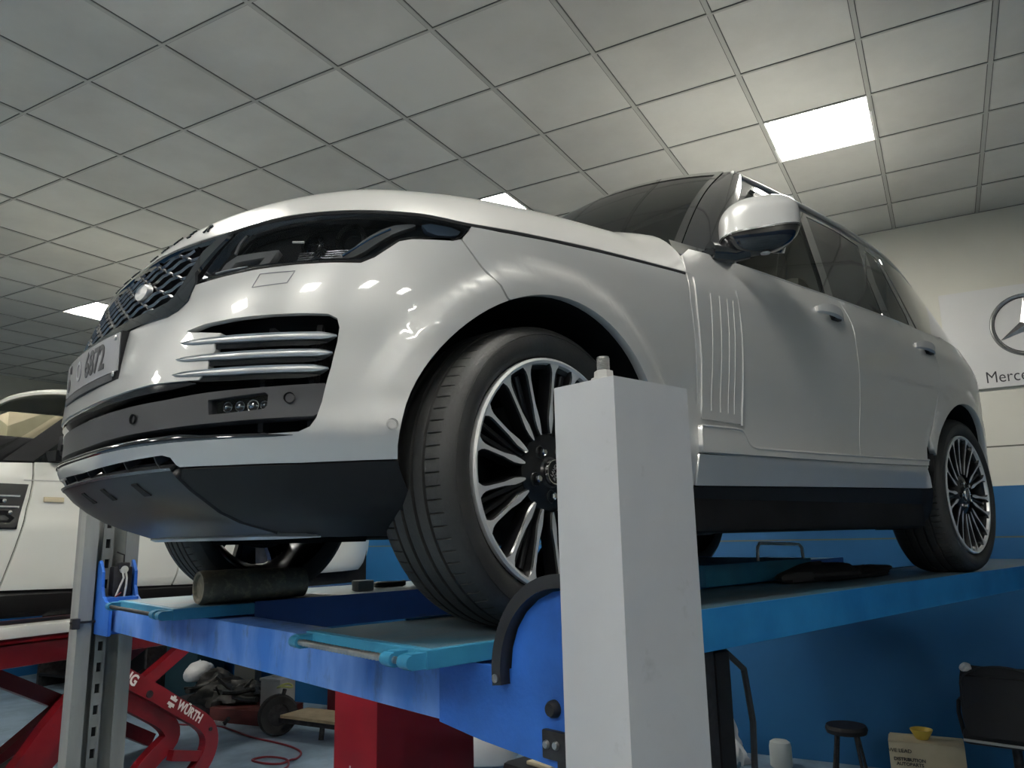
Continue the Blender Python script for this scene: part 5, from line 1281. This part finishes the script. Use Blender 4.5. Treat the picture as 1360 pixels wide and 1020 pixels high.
# red air hose
H=[(5.60,-7.3),(5.62,-7.0),(5.72,-6.85),(5.75,-6.62),(5.66,-6.30),(5.55,-5.95),(5.52,-5.6),(5.46,-5.32),(5.36,-5.12),(5.16,-5.02),(5.02,-5.05),(4.98,-5.2),(5.0,-5.38),(5.08,-5.36),(5.14,-5.2),(5.12,-5.05),(5.0,-4.93),(4.8,-4.9)]
HP=smooth_poly([(b,a) for a,b in H],3,False)
mb=MB(); mb.tube([rm(a,b,.009+.012*math.exp(-((a-5.12)/.05)**2)).translation for b,a in HP],.009,8); single('air_hose',mb,redhose,'thin dark red air hose looping across the pale blue floor','hose')
sh=thing('shadow_filler_rack','added black rack by the back wall, standing in for shadow below the white SUV','shadow filler',rm(6.5,-9.6,0).translation)  # made-up rack, its black fills in the shadow under the white SUV
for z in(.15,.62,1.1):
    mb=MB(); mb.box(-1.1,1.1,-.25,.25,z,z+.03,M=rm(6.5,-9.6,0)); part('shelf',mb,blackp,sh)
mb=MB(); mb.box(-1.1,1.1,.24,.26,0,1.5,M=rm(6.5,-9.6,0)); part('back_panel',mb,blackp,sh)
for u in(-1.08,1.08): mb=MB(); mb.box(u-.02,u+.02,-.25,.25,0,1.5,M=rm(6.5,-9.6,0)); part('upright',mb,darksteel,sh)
# right side by the blue wall
cbx=thing('carton','cardboard carton with printed lettering by the blue wall, yellow bowl on top','box',rm(6.5,-.32,0).translation)
MX_=rm(6.5,-.32,0,.03)
mb=MB(); mb.box(-.235,.235,-.14,.14,0,.345,M=MX_,bev=.006); part('body',mb,cardpale,cbx)
mb=MB(); c8=[MX_@Vector(v) for v in ((-.235,-.14,.345),(.235,-.14,.345),(.235,.0,.352),(-.235,.0,.36))]; mb.add(c8+[v+Vector((0,0,.004)) for v in c8],[(3,2,1,0),(4,5,6,7),(0,1,5,4),(1,2,6,5),(2,3,7,6),(3,0,4,7)]); part('flap',mb,cardpale,cbx,smooth=False)
for t,x,z,s,b_ in (('WE LEAD',-.165,.29,.035,.0),('DISTRIBUTION',-.11,.235,.030,.001),('AUTOPARTS',-.11,.205,.030,.001),('FRAG',.12,.18,.05,.002)):
    text_part('carton_lettering',t,s,MX_@basis((x,-.1415,z),(1,0,0),(0,0,1)),ink,cbx,depth=.001,bold=b_)
bw=thing('bowl','small yellow bowl with ochre paste standing on the carton','bowl',MX_@Vector((-.02,-.03,.352)))
BM=MX_@Matrix.Translation((-.02,-.03,.355))
mb=MB(); mb.lathe([(0,0),(.038,0),(.046,.01),(.072,.058),(.074,.066),(.068,.064),(.044,.016),(0,.012)],32,BM); part('shell',mb,yellow,bw)
mb=MB(); mb.lathe([(0,.046),(.03,.044),(.060,.042),(.045,.02)],28,BM); part('paste',mb,ochre,bw)
mb=MB(); 
def bagf(u,v):
    a=2*PI*u; k=1+.16*math.sin(5*a+9*v)+.10*math.sin(11*a-7*v)+.06*math.sin(23*a+5*v); r=(.15-.07*v)*k*(.75+.25*math.sin(PI*min(1,v*1.3+.2)))
    return rm(6.62,-1.76,.0).translation+Vector((r*math.cos(a),r*math.sin(a),.33*v+.02*math.sin(4*a)*v))
mb.grid(bagf,[i/44 for i in range(44)],[j/16 for j in range(17)],closeu=True); mb.add([bagf(i/44,1) for i in range(44)],[tuple(range(44))]); single('plastic_bag',mb,bagm,'white crumpled plastic bag standing on the floor right of the foreground post','bag',angle=20)
mb=MB(); mb.lathe([(0,0),(.075,0),(.085,.012),(.085,.15),(.078,.185),(.055,.20),(.0,.20)],28,rm(6.68,-1.36,0)@Matrix.Diagonal((1,.75,1,1))); single('jug',mb,jugm,'small milky plastic tub on the floor by the blue wall, right of the white bag','tub')
rbox('bench_slab',6.45,-2.0,0,.7,.5,.03,mat('slab_blue',(.10,.2,.27),.5),'flat pale blue slab on the floor beneath the white plastic bag','slab')
st=thing('stool','dark round stool almost lost in shadow against the blue wall','stool',rm(6.6,-.85,0).translation)
mb=MB(); mb.lathe([(0,.38),(.14,.375),(.15,.35),(.14,.32),(0,.32)],28,rm(6.6,-.85,0)); part('seat',mb,blackfab,st)
for k in range(4):
    t=PI/4+k*PI/2; mb=MB(); mb.tube([rm(6.6,-.85,.33)@Vector((.09*math.cos(t),.09*math.sin(t),0)),rm(6.6,-.85,0)@Vector((.15*math.cos(t),.15*math.sin(t),.012))],.012,8); part('leg',mb,darksteel,st)
# office chair
ch=thing('office_chair','black office chair at the right edge by the blue wall','chair',rm(6.35,.22,0).translation)
CM=rm(6.35,.22,0,-.15)
mb=MB(); mb.box(-.27,.27,-.26,.20,.42,.52,M=CM,bev=.04); part('seat',mb,blackfab,ch)
mb=MB(); mb.grid(lambda u,v: CM@Vector((.25*u*(1-.12*v**4),-.27-.03*(1-u*u)+.04*v,.50+.42*(v+1)/2)),[-1+2*i/12 for i in range(13)],[-1+2*j/10 for j in range(11)])
mb.box(-.24,.24,-.29,-.22,.50,.86,M=CM,bev=.035); part('backrest',mb,blackfab,ch)
mb=MB(); mb.tube([CM@Vector((.24*math.cos(t),-.295,.80+.13*math.sin(t))) for t in [PI*i/16 for i in range(17)]],.006,6); part('back_piping',mb,hoserub,ch)
for s_ in(-1,1):
    mb=MB(); mb.tube([CM@Vector((s_*.27,-.15,.45)),CM@Vector((s_*.29,-.15,.60)),CM@Vector((s_*.29,-.10,.66)),CM@Vector((s_*.29,.12,.66))],.014,8); part('armrest',mb,blackfab,ch)
mb=MB(); mb.tube([CM@Vector((0,0,.42)),CM@Vector((0,0,.08))],.03,12); part('gas_column',mb,darksteel,ch)
mb=MB(); mb.tube([CM@Vector((-.26,-.275,.455)),CM@Vector((.3,-.275,.445))],.009,8); part('seat_trim',mb,pvc,ch)
for k in range(5):
    t=2*PI*k/5+.3; mb=MB(); mb.tube([CM@Vector((0,0,.10)),CM@Vector((.28*math.cos(t),.28*math.sin(t),.065))],[.022,.014],8); mb.tube([CM@Vector((.28*math.cos(t)-.012,.28*math.sin(t),.028)),CM@Vector((.28*math.cos(t)+.012,.28*math.sin(t),.028))],.028,14); part('leg',mb,blackp,ch)
mb=MB(); lump(mb,CM@Vector((-.20,-.265,.905)),.06,.03,.03,44); single('crumpled_paper',mb,labelw,'crumpled white scrap of paper on top of the office chair backrest','paper')
# bits between crossbeam end and near post, bottom centre
wv=thing('machine_head','black machine with a cream lid on the floor, bottom centre below the crossbeam end','machine',(2.35,2.55,FL))
mb=MB(); mb.box(2.15,2.75,2.3,2.75,FL,-1.22,bev=.06); part('body',mb,blackp,wv)
mb=MB(); mb.box(2.2,2.42,2.33,2.55,-1.22,-1.195,bev=.01); part('lid',mb,cardpale,wv)
mb=MB(); lump(mb,(2.75,3.6,-1.32),.34,.30,.28,51,amp=.12); single('white_sack',mb,bagm,'pale sack seen right of the red cabinet under the crossbeam','sack')
rbox('open_carton',3.0,-1.95,0,.5,.45,.42,card,'open tan cardboard carton on the floor beside the foreground post','box',rot=.6)
# ------------------------------------------------------------------ camera
cam=bpy.data.cameras.new('camera'); co=bpy.data.objects.new('camera',cam); COL.objects.link(co)
RI=Vector((.74571828,-.66592591,-.02114059)); UP=Vector((-.1126765,-.15732368,.98109799)); FW=Vector((.65666449,.72924066,.19235335))
co.matrix_world=Matrix(((RI.x,UP.x,-FW.x,CAM.x),(RI.y,UP.y,-FW.y,CAM.y),(RI.z,UP.z,-FW.z,CAM.z+OZ),(0,0,0,1)))
cam.sensor_width=36; cam.sensor_fit='HORIZONTAL'; cam.lens=36*1022.98/1360; cam.clip_start=.02; cam.clip_end=100
bpy.context.scene.camera=co
for o in ALL: o.location.z+=OZ
w=bpy.data.worlds.new('world'); bpy.context.scene.world=w; w.use_nodes=True; w.node_tree.nodes['Background'].inputs[0].default_value=(.6,.65,.7,1); w.node_tree.nodes['Background'].inputs[1].default_value=.02
sc=bpy.context.scene; sc.view_settings.view_transform='Standard'; sc.view_settings.look='None'; sc.view_settings.gamma=1; sc.view_settings.use_curve_mapping=False; sc.view_settings.exposure=0.5
